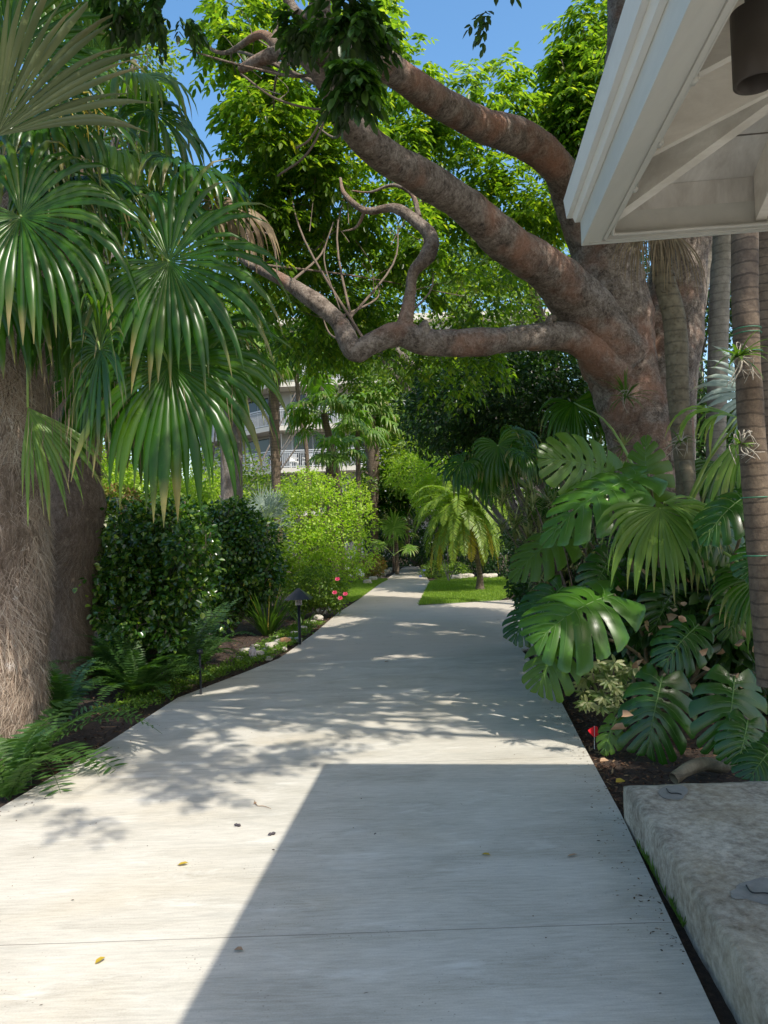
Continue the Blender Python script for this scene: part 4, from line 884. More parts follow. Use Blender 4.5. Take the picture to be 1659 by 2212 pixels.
mb = MB(); tube(mb, [P(880, 1190, 30), P(880, 1060, 30)], [.1, .09], 8); mb.build('trunk', M['ring_brown'], pm)
for k in range(14):
    a = k*2.4; el = random.uniform(-.3, 1.1); d = Vector((math.cos(a)*math.cos(el), math.sin(a)*math.cos(el), math.sin(el))); tp_ = P(880, 1060, 30)
    fanleaf(pm, tp_, tp_+d*.9, d, Vector((0, -.5, 1)), 1.0, 'fan_light', n=18, st=5, droop=.8)
pm = thing('fan_palm', 'solitary round fan leaf palm lit pale green at the path bend', 'palm', tuple(G(852, 1222)[:2])+(0,), g)
hb = P(851, 1140, 26.5); mb = MB(); tube(mb, [G(850, 1235), P(850, 1200, 27)], [.05, .04], 8); mb.build('trunk', M['ring_brown'], pm)
fanleaf(pm, P(850, 1200, 27), hb, (.1, -.1, .5), (0, -1, .45), .72, 'fan_light', n=30, st=5, spread=340, droop=.4)
fanleaf(pm, P(850, 1200, 27), P(820, 1175, 27), (-.6, -.1, .2), (0, -.6, 1), .5, 'fan_light', n=24, st=5, spread=300, droop=1)
fanleaf(pm, P(850, 1200, 27), P(880, 1185, 27), (.7, -.1, .1), (0, -.6, 1), .5, 'fan_light', n=24, st=5, spread=300, droop=1)
# grey trunks at left behind hedge
for lab, l, px, nf in (('stout grey fan palm trunk standing behind the hedge, left of two', [(492, 1320, 15), (490, 1000, 15), (488, 900, 15), (484, 760, 15)], [30, 28, 24, 22], 12), ('stout grey fan palm trunk standing behind the hedge, right of two', [(512, 1310, 16), (512, 1000, 16), (508, 880, 16), (506, 740, 16)], [26, 24, 24, 22], 12)):
    fanpalm('fan_palm', lab, l, px, nf, .9, 'fan_light', 'greybark', group=g, pet=.7)
bushtree('yellow_green_shrub', 'sunny mixed shrub in front of the ground floor, behind the silver palm', 'shrub', [(560, 1110, 26, 90, 50), (640, 1060, 28, 70, 40), (480, 1090, 26, 70, 60), (730, 1060, 28, 70, 50), (400, 1110, 24, 70, 50), (790, 1110, 30, 50, 60)], .12, .07, 'canopy', 9000, tr=.012, rag=3, bark='twig')
bushtree('yellow_green_shrub', 'pale green shrub glimpsed low between the hedge shrubs', 'shrub', [(330, 1180, 14, 110, 90), (470, 1200, 15, 90, 80), (240, 1150, 14, 60, 80), (590, 1230, 17, 60, 60)], .09, .05, 'canopy', 7000, tr=.012, rag=3, bark='twig')
# silver palm
sp = thing('silver_palm', 'silvery blue fan palm glowing between the hedge and the slim palm', 'palm', tuple(P(575, 1080, 18)[:2])+(0,))
tp_ = P(575, 1130, 18); mb = MB(); tube(mb, [(tp_.x, tp_.y, 0), tp_], [.14, .1], 8); mb.build('trunk', M['greybark'], sp)
for k in range(22):
    a = k*2.4; el = random.uniform(-.2, 1.3); d = Vector((math.cos(a)*math.cos(el), math.sin(a)*math.cos(el), math.sin(el))); hub = tp_+d*.45
    fanleaf(sp, tp_, hub, d, (0, -.4, 1), .55, 'silver', n=22, st=4, droop=.1, spread=250, split=.25)
# dark hanging fan palm (right of pygmy date palm)
dk = thing('fan_palm', 'dark fan palm hanging in shade left of the monstera leaves', 'palm', tuple(P(1120, 1200, 9.5)[:2])+(0,), g)
tb = MB(); ct = P(1150, 1060, 9.6); tube(tb, [(ct.x, ct.y, 0), ct], [.06, .05], 8); tb.build('trunk', M['ring_brown'], dk)
for u, v, Y, th, R, n_ in ((1075, 962, 9.2, -80, .62, (0, -1, .5)), (1000, 1000, 9.2, -140, .5, (0, -.6, 1)), (1130, 975, 9.0, -40, .5, (0, -.6, 1)), (1060, 1010, 9.4, -110, .55, (0, -.9, .6)), (1180, 1080, 9.3, -60, .5, (0, -.9, .6)), (1110, 930, 9.8, -20, .5, (0, -.5, 1))):
    F2(dk, ct, u, v, Y, th, R, nrmv=n_, droop=1.6, n=26, spread=300)
# right-hand palms & trunks
def stem(name, label, l, px, m, group='slim trunks at the right edge', n=1, extra=None, cat='palm'):
    pts = PP(l); t = thing(name, label, cat, (pts[0].x, pts[0].y, 0), group); mb = MB(); tube(mb, pts, rad(l, px), 16, 10, .05, 5, n); mb.build('trunk', M[m], t); return t, pts
def crownfans(t, top, nf, R, mt='fan', lo=-.4, pet=.6, seg=26):
    for k in range(nf):
        a = k*2.39996; el = random.uniform(lo, 1.1); d = Vector((math.cos(a)*math.cos(el), math.sin(a)*math.cos(el), math.sin(el))); hub = top+d*pet
        fanleaf(t, top, hub, (d+Vector((0, 0, -.3))).normalized(), Vector((0, 0, 1))+d*.6, R, mt, n=seg, st=5, droop=1.3)
st1, pts = stem('notched_palm', 'notched palm trunk before the huge trunk, dry leaves hanging at its top', [(1510, 1420, 7.2), (1495, 1200, 7.2), (1478, 1000, 7.2), (1465, 850, 7.2), (1458, 700, 7.2), (1432, 590, 7.2), (1425, 500, 7.2), (1440, 380, 7.2), (1440, 0, 7.2), (1440, -420, 7.2)], [50, 44, 42, 46, 48, 44, 40, 38, 38, 36], 'ring_olive', n=3)
mb = MB()
for k in range(420):   # leaf scars
    i = random.uniform(2.5, 7); i0 = int(i); c = pts[i0].lerp(pts[i0+1], i-i0); a = random.uniform(0, 6.28); r = .095; o = Vector((math.cos(a), math.sin(a), 0)); s = Vector((-o.y, o.x, 0))
    ribbon(mb, [c+o*r*.93-s*.018, c+o*r*1.12+Vector((0, 0, .006)), c+o*r*.93+s*.018], [.004, .018, .004], o.cross(s)+o*.4)
stuff(mb.build('leaf_scars', M['twig'], st1))
for u, v, th in ((1402, 470, -100), (1430, 480, -85), (1385, 490, -120), (1455, 500, -80), (1420, 440, -95)):
    F2(st1, P(1436, 420, 7.2), u, v, 7.1, th, .62, nrmv=(0, -1, .2), mt='deadfan', pm='twig', droop=1.2, n=16, spread=70, split=.3)
crownfans(st1, pts[-1], 10, .9)
st2, pts = stem('smooth_palm', 'smooth pale grey palm trunk left of the close brown one', [(1548, 1400, 8.5), (1545, 1200, 8.5), (1546, 1000, 8.5), (1550, 800, 8.5), (1556, 600, 8.5), (1562, 480, 8.5), (1570, -150, 8.5)], [44, 40, 40, 42, 42, 42, 38], 'ring_pale', n=5); crownfans(st2, pts[-1], 8, .9)
st3, pts = stem('leaning_palm', 'thin leaning pale trunk behind the smooth grey palm', [(1480, 1100, 9.6), (1488, 850, 9.6), (1502, 700, 9.6), (1518, 600, 9.6), (1532, 500, 9.6), (1550, 0, 9.6)], [40, 34, 34, 32, 32, 30], 'ring_pale', n=7); crownfans(st3, pts[-1], 8, .9)
st4, pts = stem('ringed_palm', 'close brown ringed palm trunk with green ties at the right edge', [(1668, 1480, 4.6), (1655, 1330, 4.6), (1640, 1150, 4.6), (1625, 950, 4.6), (1616, 800, 4.6), (1610, 650, 4.6), (1608, 500, 4.6), (1610, 300, 4.6), (1615, 0, 4.6), (1625, -900, 4.6)], [62, 58, 56, 56, 54, 56, 56, 54, 52, 50], 'ring_brown', n=9); crownfans(st4, pts[-1], 8, .9)
for v in (712, 722, 762, 1075, 1200):
    mb = MB(); c = P(1612+(v-700)*.05, v, 4.6); lathe(mb, c, [(.079, -.003), (.084, 0), (.079, .004)], 24); mb.build('tie', M['metal_green'], st4)
st5, pts = stem('ringed_palm', 'dark trunk half hidden behind the close brown palm at the frame edge', [(1665, 1200, 6.5), (1656, 900, 6.5), (1650, 600, 6.5), (1648, 400, 6.5)], [60, 60, 58, 56], 'ring_brown', n=11)
# roots and dark stems low at right
st6, pts = stem('dark_palm', 'dark bare palm trunk rising behind the large hanging monstera leaf', [(1532, 1420, 6.6), (1515, 1250, 6.6), (1500, 1100, 6.8), (1480, 1000, 7)], [34, 34, 30, 26], 'ring_olive', n=12)
# orchids/air plants tied to trunks
def airplant(u, v, Y, label, n=26, L=.22, m='iris'):
    c = P(u, v, Y); t = thing('air_plant', label, 'plant', c, 'plants tied on the trunks'); mb = MB()
    for k in range(n):
        d = rvec(1)[0]*np.array([1, .6, .6])+np.array([0, -.5, .35]); strap(mb, c, d, L*random.uniform(.5, 1.2), .02, 1.6)
    mb.build('leaves', M[m], t); rb = MB()
    for k in range(16):
        q = c+Vector(rvec(1)[0])*.08; tube(rb, [c, q+Vector((0, -.04, 0)), q+Vector(rvec(1)[0])*.09+Vector((0, -.02, -.05))], [.004, .003, .002], 5, 4)
    rb.build('roots', M['rock'], t)
airplant(1352, 858, 8.2, 'grassy air plant growing in the fork of the huge trunk', 34, .34)
airplant(1595, 770, 4.4, 'orchid clump tied to the close brown palm below the green ties', 22, .2)
airplant(1600, 960, 4.45, 'dry rooted orchid low on the close brown palm', 12, .13)
airplant(1470, 955, 7.0, 'small orchid clinging to the notched palm', 16, .16)
# right fan leaves
rp = thing('fan_palm', 'low fan palm spreading among the monstera leaves at the right', 'palm', tuple(G(1430, 1560)[:2])+(0,), g)
ct = P(1450, 1180, 6.6); tb = MB(); tube(tb, [(ct.x, ct.y, -.05), ct], [.06, .05], 8); tb.build('trunk', M['ring_brown'], rp)
F2(rp, ct, 1425, 1098, 5.9, -90, .72, nrmv=(0, -1, .35), droop=.9, n=26, spread=210, mt='fan_light')
F2(rp, ct, 1435, 1085, 5.9, -20, .62, nrmv=(0, -.5, 1), droop=.8, n=20, spread=120, mt='fan_light')
F2(rp, ct, 1600, 905, 5.6, 165, .62, nrmv=(0, -.35, 1), droop=1.1, n=12, spread=60, mt='fan_light', split=.75)
F2(rp, ct, 1615, 930, 5.5, -100, .62, nrmv=(-.2, -1, .3), droop=.5, n=14, spread=80, mt='fan_light', split=.7)
F2(rp, ct, 1520, 1120, 6.2, -70, .6, nrmv=(0, -1, .3), droop=.9, n=24, spread=240, mt='fan')
F2(rp, ct, 1640, 1250, 5.4, -110, .5, nrmv=(0, -1, .3), droop=.9, n=20, spread=200, mt='fan')
F2(rp, ct, 1640, 850, 7.4, 200, .7, nrmv=(0, -1, .3), droop=.4, n=30, spread=260, mt='silver')
F2(rp, ct, 1560, 1000, 7.4, -60, .7, nrmv=(0, -1, .3), droop=.6, n=30, spread=260, mt='fan')
F2(rp, ct, 1240, 870, 9.5, -80, .8, nrmv=(0, -1, .3), droop=1.4, n=30, spread=240, mt='fan')
# ------------------------------------------------------------------ monsteras
mo = thing('monstera_plant', 'large monstera with split leaves crowding the right edge of the path', 'plant', tuple(G(1400, 1600)[:2])+(0,))
stems = MB(); SC = {0: .92, 1: .95, 2: .95, 3: .95, 4: .9, 5: .75, 6: .7, 7: .7}
def MO(b_, t_, W, nv, m='monst', droop=.2, side=.3, N=7, root=None):
    k_ = SC.get(len(mo.children), .76); b_, t_ = P(*b_), P(*t_); mid_ = (b_+t_)/2; b_, t_ = mid_+(b_-mid_)*k_, mid_+(t_-mid_)*k_; W *= k_
    q = monstera('leaf', b_, t_, nv, W, mo, M[m], M['mvein'], N, droop, side)
    r = Vector(root) if root else G(1460+random.uniform(-60, 60), 1560)+Vector((0, .4, 0)); q = Vector(q)
    tube(stems, [r, r.lerp(q, .5)+Vector((.12, .1, .15)), q], [.018, .014, .010], 7, 6)
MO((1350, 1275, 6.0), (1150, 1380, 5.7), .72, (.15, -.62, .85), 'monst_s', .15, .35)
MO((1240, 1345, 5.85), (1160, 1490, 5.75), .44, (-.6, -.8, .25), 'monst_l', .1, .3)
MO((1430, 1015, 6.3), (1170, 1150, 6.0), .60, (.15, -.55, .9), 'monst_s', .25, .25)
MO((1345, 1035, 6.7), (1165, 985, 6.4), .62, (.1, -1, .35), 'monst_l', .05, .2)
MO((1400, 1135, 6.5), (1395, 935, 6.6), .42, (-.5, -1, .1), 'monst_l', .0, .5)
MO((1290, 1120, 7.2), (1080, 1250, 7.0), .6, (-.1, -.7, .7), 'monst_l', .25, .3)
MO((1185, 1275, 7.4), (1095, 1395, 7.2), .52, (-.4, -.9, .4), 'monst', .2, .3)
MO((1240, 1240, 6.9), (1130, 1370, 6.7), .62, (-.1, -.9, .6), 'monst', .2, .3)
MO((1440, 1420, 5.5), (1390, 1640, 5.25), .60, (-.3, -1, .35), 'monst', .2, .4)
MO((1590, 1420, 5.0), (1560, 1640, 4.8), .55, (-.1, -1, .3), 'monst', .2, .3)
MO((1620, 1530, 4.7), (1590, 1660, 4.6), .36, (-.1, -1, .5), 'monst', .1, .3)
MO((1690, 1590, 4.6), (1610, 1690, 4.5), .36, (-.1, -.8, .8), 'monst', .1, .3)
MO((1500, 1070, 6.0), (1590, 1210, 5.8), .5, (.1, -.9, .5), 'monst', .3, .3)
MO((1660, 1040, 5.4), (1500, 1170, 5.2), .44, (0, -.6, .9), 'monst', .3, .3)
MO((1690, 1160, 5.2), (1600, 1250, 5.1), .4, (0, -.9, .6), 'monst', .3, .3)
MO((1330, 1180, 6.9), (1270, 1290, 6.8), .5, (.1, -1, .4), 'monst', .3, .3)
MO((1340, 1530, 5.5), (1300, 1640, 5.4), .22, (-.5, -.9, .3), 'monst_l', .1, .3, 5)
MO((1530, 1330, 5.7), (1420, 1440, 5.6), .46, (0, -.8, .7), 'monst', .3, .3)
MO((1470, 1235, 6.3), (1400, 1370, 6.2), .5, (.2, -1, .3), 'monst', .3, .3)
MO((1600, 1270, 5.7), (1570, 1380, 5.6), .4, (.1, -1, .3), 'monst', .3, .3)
stems.build('stems', M['ring_olive'], mo)
mb = MB(); l = [(1455, 1682, 4.65), (1485, 1662, 4.7), (1520, 1650, 4.8), (1560, 1655, 4.9), (1590, 1640, 5.1)]; tube(mb, PP(l), rad(l, [24, 28, 30, 28, 24]), 12, 6, .08, 8, 2)
mb.build('aerial_stem', M['ring_olive'], mo)

# dead curled leaves
mb = MB()
n = 34; pts = []
for k in range(n):
    p = P(random.uniform(1370, 1660), random.uniform(1250, 1520), random.uniform(5.4, 6.4)); pts.append(p)
for u, v, Y in ((1345, 1545, 5.3), (1352, 1575, 5.3), (1520, 1575, 5.2), (1395, 1240, 6.1), (1262, 1410, 5.7), (1335, 1265, 6.1), (1640, 1330, 5.2), (1600, 1380, 5.4), (1560, 1400, 5.5), (1510, 1430, 5.6)): pts.append(P(u, v, Y))
pts = np.array(pts); leaves(mb, pts, rvec(len(pts)), rvec(len(pts)), rng.uniform(.04, .12, len(pts)), rng.uniform(.03, .07, len(pts)), .7, .5)
mb.build('dead_leaves', M['brownleaf'], mo)
# understory fill on the right
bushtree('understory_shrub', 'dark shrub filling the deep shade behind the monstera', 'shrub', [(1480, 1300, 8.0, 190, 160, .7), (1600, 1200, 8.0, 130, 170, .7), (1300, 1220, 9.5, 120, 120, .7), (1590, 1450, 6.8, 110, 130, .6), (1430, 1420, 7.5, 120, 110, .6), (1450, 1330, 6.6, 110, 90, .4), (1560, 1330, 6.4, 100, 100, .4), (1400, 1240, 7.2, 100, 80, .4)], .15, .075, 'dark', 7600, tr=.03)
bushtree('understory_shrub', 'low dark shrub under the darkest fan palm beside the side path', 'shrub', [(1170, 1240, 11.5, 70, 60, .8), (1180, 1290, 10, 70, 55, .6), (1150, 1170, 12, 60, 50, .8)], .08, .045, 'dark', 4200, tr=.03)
# variegated dracaena bush
vd = thing('variegated_shrub', 'cream striped spiky shrub between the dark fan palm and the monstera', 'shrub', tuple(P(1170, 1200, 9.4)[:2])+(0,))
mb = MB(); sb = MB()
for k in range(58):
    c = P(random.gauss(1175, 45), random.uniform(1050, 1250), random.uniform(8.6, 9.6)); tube(sb, [(max(c.x, 2.0)+.25, min(c.y, 9.3), 0), c.lerp(Vector((max(c.x, 2.0)+.25, c.y, 0)), .5)+Vector((0, 0, .1)), c], [.01, .009, .007], 5, 3)
    for j in range(26):
        d = rvec(1)[0]+np.array([0, -.1, .45]); strap(mb, c+Vector((0, 0, -j*.006)), d, random.uniform(.13, .22), .022, .9, 4)
for k in range(6):
    c = P(1322+random.gauss(0, 25), 990+random.gauss(0, 18), 8.0)
    for j in range(22): strap(mb, c, rvec(1)[0]+np.array([0, -.1, .5]), random.uniform(.13, .22), .022, .9, 4)
mb.build('leaves', M['var'], vd); sb.build('stems', M['twig'], vd)
sf = thing('variegated_shrub', 'small cream and green shrub below the glossy monstera leaf', 'shrub', tuple(G(1310, 1560)[:2])+(0,))
mb = MB(); sb = MB()
for k in range(34):
    c = P(random.gauss(1305, 32), random.uniform(1430, 1530), random.uniform(5.7, 6.2)); n = 8; a = np.arange(n)/n*6.28
    tube(sb, [(sf.location.x, sf.location.y, -.03), c], [.006, .004], 5, 3)
    d = np.stack([np.cos(a), np.sin(a)*.6-.35, np.full(n, -.25)+np.sin(a)*.5], 1)
    leaves(mb, np.repeat([tuple(c)], n, 0), d, np.array([0, -.8, .6])+rng.normal(size=(n, 3))*.2, .085, .03)
mb.build('leaves', M['var'], sf); sb.build('stems', M['twig'], sf)
# ------------------------------------------------------------------ pygmy date palm
dp_ = thing('pygmy_date_palm', 'small feathery date palm with arching yellow green fronds on the lawn', 'palm', tuple(G(1037, 1283)[:2])+(0,))
gb0 = G(1037, 1275); YD = gb0.y; top = P(1002, 1105, YD-.1)
mb = MB(); tube(mb, [gb0-Vector((0, 0, .05)), gb0+Vector((0, 0, .05)), P(1036, 1235, YD), P(1025, 1180, YD), P(1005, 1120, YD)], [.22, .13, .07, .075, .11], 12, 6, .15, 6); mb.build('trunk', M['ring_brown'], dp_)
for k in range(66):
    a = k*2.39996; el = -.35+1.6*(k/66); d = (math.cos(a)*math.cos(el), math.sin(a)*math.cos(el), math.sin(el)); mb = MB()
    pinnate(mb, top+Vector(d)*.05, d, random.uniform(1.5, 2.05), 46, .27, .036, 60, 1.7 if el > .2 else 2.2, rr=.012, hang=.3)
    mb.build('frond', M['date'] if el > -.2 else M['dateyellow'], dp_)
# ------------------------------------------------------------------ bushes on left
bushtree('hedge_shrub', 'glossy dark round leaved shrub beside the hairy trunks', 'shrub', [(300, 1180, 9.2, 110, 110, .9), (250, 1260, 8.8, 80, 90, .6), (370, 1150, 9.2, 90, 80, .8), (370, 1270, 8.8, 85, 80, .7), (420, 1200, 8.8, 60, 80, .6), (270, 1330, 8.6, 80, 50, .5), (370, 1335, 8.8, 60, 50, .5)], .066, .052, 'coco', 13500, tr=.010, rag=6, bark='twig', group='dark hedge shrubs')
bushtree('hedge_shrub', 'dark hedge shrub just behind the spiky green clump', 'shrub', [(500, 1170, 13.3, 90, 90, .9), (560, 1180, 13.3, 55, 90, .7), (470, 1260, 13.1, 80, 80, .7), (560, 1260, 13.3, 50, 60, .6), (450, 1120, 13.5, 80, 50, .7), (520, 1290, 13.5, 60, 40, .5)], .078, .06, 'coco', 11000, tr=.010, rag=6, bark='twig', group='dark hedge shrubs')
bushtree('light_green_shrub', 'airy light green shrub lit by the sun left of the far path', 'shrub', [(690, 1110, 18, 85, 75), (740, 1080, 18.5, 60, 60), (660, 1190, 17.5, 65, 70), (745, 1160, 18, 60, 60), (720, 1220, 17.5, 70, 50), (665, 1050, 19, 40, 45), (640, 1240, 17, 50, 50), (600, 1170, 18, 40, 60), (620, 1090, 19, 40, 40)], .065, .045, 'bright', 12500, tr=.012, upn=1.0, rag=4, bark='twig')
bushtree('yellow_green_shrub', 'yellow green foliage above the hedge near the hairy trunk', 'shrub', [(290, 1060, 17, 90, 40), (380, 1070, 18, 80, 35), (240, 1030, 16, 50, 50), (440, 1060, 20, 80, 40), (850, 1010, 27, 50, 40), (900, 1050, 27, 60, 40)][:4], .08, .045, 'bright', 8000, tr=.04)
bushtree('croton_shrub', 'shrub with orange tinged leaves just right of the darker hairy trunk', 'shrub', [(255, 1078, 12.5, 45, 30), (300, 1090, 12.8, 35, 22)], .07, .035, 'red', 1100, tr=.03)
bushtree('yellow_green_shrub', 'bright yellow green shrub above the far date palm', 'shrub', [(960, 1010, 24, 60, 50), (890, 1020, 25, 60, 40), (930, 1070, 24, 50, 40), (1060, 1060, 21, 50, 40)], .10, .05, 'bright', 5500, tr=.012)
bushtree('rose_shrub', 'dark leafy shrub with pink flowers between the lamp and the lawn', 'shrub', [(690, 1268, 15.2, 55, 45, .5), (722, 1285, 15.2, 28, 33, .4), (650, 1285, 15.2, 40, 40, .4)], .05, .034, 'canopy', 5200, tr=.02)
bushtree('red_tipped_shrub', 'rounded shrub with dusty red new growth at the lawn end', 'shrub', [(800, 1222, 27, 34, 24, .5)], .07, .035, 'red', 2600, tr=.02)
bushtree('white_flowered_shrub', 'low shrub dotted with white blossoms behind the small lawn', 'shrub', [(760, 1234, 25, 32, 20, .5), (730, 1232, 24, 24, 24, .5)], .05, .03, 'bright', 2000, tr=.02)
bushtree('low_shrub', 'low dark shrub at the left side of the path end', 'shrub', [(852, 1212, 33, 26, 16, .8), (836, 1200, 33, 30, 26, .8)], .07, .04, 'dark', 2200, tr=.02)
bushtree('blue_flowered_shrub', 'leafy shrub with a few pale blue flowers right of the path end', 'shrub', [(945, 1232, 27, 34, 22, .7), (980, 1234, 26, 34, 18, .6)], .06, .035, 'canopy', 3200, tr=.02)
bushtree('low_shrub', 'dark shrub row behind the date palm and lawn', 'shrub', [(1020, 1215, 27.5, 60, 30, .7), (1090, 1215, 26, 50, 42, .7), (935, 1200, 31, 30, 30, .8)], .09, .05, 'dark', 4500, tr=.01)
def flowers(name, label, cat, spots, Y, m, r=.035, n=10):
    for q, (u, v) in enumerate(spots):
        c = P(u, v, Y); mb = MB(); a = np.arange(n)/n*6.28
        for rr_, el in ((1, -.1), (.7, .7)):
            d = np.stack([np.cos(a), np.sin(a)*.5-.5, np.sin(a)*.5+el], 1); leaves(mb, np.repeat([tuple(c)], n, 0), d, np.array([0, -1, .5])+rng.normal(size=(n, 3))*.1, r*rr_, r*.7)
        o = mb.build(name, M[m]); tag(o, label[q] if isinstance(label, list) else label, cat, None if isinstance(label, list) else name+' heads')
flowers('pink_flower', ['pink flower at the top of the rose shrub', 'pink flower in the middle of the rose shrub', 'pink flower at the right edge of the rose shrub', 'small pink flower lowest on the rose shrub'], 'flower', [(729, 1251), (723, 1280), (746, 1283), (735, 1292)], 14.6, 'pink', .05)
flowers('white_flower', 'white blossom on the low shrub behind the small lawn', 'flower', [(748+random.uniform(-12, 40), 1238+random.uniform(-14, 10)) for k in range(16)], 24, 'white_fl', .08, 6)
flowers('blue_flower', ['pale blue flower nearest the path end', 'pale blue flower low by the path edge'], 'flower', [(916, 1232), (908, 1245)], 25.5, 'blue_fl', .06, 6)
# iris clumps
def iris(u, v, label, n, L, w=.03, lean=.5, flowersn=0):
    b_ = G(u, v); t = thing('iris_clump', label, 'plant', b_, 'strap leaved clumps left of the path'); mb = MB()
    for k in range(n):
        a = random.uniform(0, 6.28); r = random.uniform(0, .09); d = (math.cos(a)*lean, math.sin(a)*lean, 1.0)
        strap(mb, b_+Vector((math.cos(a)*r, math.sin(a)*r, -.03)), np.array(d)+rng.normal(size=3)*.15, L*random.uniform(.6, 1.15), w*random.uniform(.7, 1.2), random.uniform(.5, 1.6), 8)
    mb.build('leaves', M['iris'], t)
    for k in range(flowersn):
        s = MB(); q = b_+Vector((random.uniform(-.35, .35), random.uniform(-.2, .2), L*random.uniform(.85, 1.0))); tube(s, [b_, q], [.005, .003], 5, 3)
        leaves(s, np.repeat([tuple(q)], 5, 0), rvec(5)+np.array([0, 0, .3]), np.array([0, -.5, 1])+rvec(5)*.2, .04, .025); s.build('flower', M['yellow_fl'], t)
iris(578, 1368, 'large spiky strap leaved clump in the middle of the bed by the lamp', 95, .92, .034, .62, 4)
iris(505, 1345, 'spiky clump behind the white stone bench end', 46, .75, .03, .5, 2)
iris(655, 1352, 'thin strap leaved tuft under the black garden lamp', 36, .42, .016, .7)
iris(400, 1400, 'arching strap leaves in front of the white stone bench', 18, .62, .035, .6)
iris(640, 1330, 'low strap leaves at the foot of the rose shrub', 26, .4, .02, .6)
# ferns
def fern(u, v, label, n, L, seed=0, lean=1.0, dirs=None, N=30, ll=.10):
    b_ = G(u, v); t = thing('fern', label, 'fern', b_, 'ferns along the left path edge')
    for k in range(n):
        a = random.uniform(0, 6.28) if dirs is None else dirs[k][0]; el = random.uniform(.7, 1.35) if dirs is None else dirs[k][1]
        d = (math.cos(a)*math.cos(el), math.sin(a)*math.cos(el), math.sin(el)); mb = MB()
        pinnate(mb, b_+Vector((0, 0, -.03)), d, L*1.5*random.uniform(.7, 1.1), N, ll*1.25, .028, 80, 1.0, rr=.004, hang=.1); mb.build('frond', M['fern'], t)
fern(55, 1650, 'fern arching onto the path corner at the lower left', 12, .75, dirs=[(-.1, .9), (.25, .8), (-.5, .7), (-.9, .55), (-1.3, .4), (.6, .9), (1.2, 1), (2, .8), (3, .8), (-2, .7), (-1.1, .8), (-.3, .5)], ll=.145, N=24)
fern(20, 1720, 'fern low at the left frame edge in front of the hairy trunk', 9, .55)
for u, v, lb, n, L in ((250, 1470, 'fern at the foot of the darker hairy trunk', 16, .75), (330, 1440, 'big fern in the middle of the fern bank', 20, .9), (400, 1450, 'fern leaning toward the path by the black stake', 16, .75), (300, 1490, 'fern nearest the path in the fern bank', 16, .62), (440, 1420, 'sunlit fern beside the ground cover', 12, .7), (220, 1440, 'fern tucked between the two hairy trunks and the hedge', 14, .75), (370, 1400, 'fern behind the bank and before the hedge', 14, .7), (130, 1540, 'fern in shade between the hairy trunks and the path', 12, .5), (270, 1400, 'fern under the dark round leaved shrub', 12, .7)):
    fern(u, v+12, lb, int(n*1.7), L)
# garden lamp
def pathlamp(u, v, H, label, w=.13):
    b_ = G(u, v); t = thing('garden_lamp', label, 'lamp', b_); mb = MB(); tube(mb, [b_, b_+Vector((0, 0, H-.12))], .022, 10, 1); mb.build('post', M['black'], t)
    mb = MB(); c = b_+Vector((0, 0, H)); vs = [c+Vector((x*w, y*w, -.11)) for x, y in ((-1, -1), (1, -1), (1, 1), (-1, 1))]+[c+Vector((x*.012, y*.012, .05)) for x, y in ((-1, -1), (1, -1), (1, 1), (-1, 1))]
    hexa(mb, vs[:4], vs[4:]); mb.build('shade', M['black'], t, False)
    mb = MB(); lathe(mb, c+Vector((0, 0, -.2)), [(.05, 0), (.05, .09)], 14); mb.build('lens', M['ball'], t)
pathlamp(648, 1392, .78, 'black pyramid topped garden lamp beside the spiky clump', .20)
b_ = G(434, 1500); t = thing('garden_stake', 'thin black stake light standing among the ferns', 'lamp', b_)
mb = MB(); tube(mb, [b_, b_+Vector((0, 0, .42))], .012, 8, 1); mb.build('stake', M['black'], t); mb = MB(); lathe(mb, b_+Vector((0, 0, .42)), [(.001, .05), (.03, .04), (.035, 0), (.001, -.01)], 14); mb.build('head', M['black'], t)
c = G(546, 1425); t = thing('glass_ornament', 'small shiny pink and blue glass ornament among the edging stones', 'ornament', c)
mb = MB(); lathe(mb, c, [(.001, 0), (.03, .0), (.055, .06), (.05, .12), (.03, .16), (.001, .175)], 18); mb.build('globe', M['ball'], t); mb = MB(); lathe(mb, c+Vector((0, 0, .17)), [(.02, 0), (.02, .025), (.001, .03)], 10); mb.build('cap', M['rock'], t)
# stones
def stone(name, c, s, label, m='rock', group=None, seed=0, rz=0):
    bm = bmesh.new(); bmesh.ops.create_icosphere(bm, subdivisions=3, radius=1)
    for v in bm.verts:
        q = v.co.copy(); mx = max(abs(q.x), abs(q.y), abs(q.z)); q = q.lerp(q/mx, .45); k = 1+.22*mnoise.noise(q*1.4+Vector((seed*7.3, 0, 0)))+.08*mnoise.noise(q*4+Vector((seed, 3, 0)))
        v.co = Matrix.Rotation(rz, 3, 'Z') @ Vector((q.x*k*s[0], q.y*k*s[1], q.z*k*s[2]))
    for f in bm.faces: f.smooth = seed % 2 == 0
    me = bpy.data.meshes.new(name); bm.to_mesh(me); bm.free(); me.materials.append(M[m]); o = bpy.data.objects.new(name, me); C.objects.link(o); o.location = c
    return tag(o, label, 'stone', group)
c = G(437, 1372); stone('stone_bench', (c.x, c.y, .18), (.33, .14, .055), 'long pale limestone block lying between the ferns and the spiky clump', seed=3, rz=.35)
c = G(430, 1382); stone('stone_block', (c.x+.05, c.y+.1, .05), (.16, .10, .09), 'grey stone block propping the long limestone block', seed=4)
k = 0
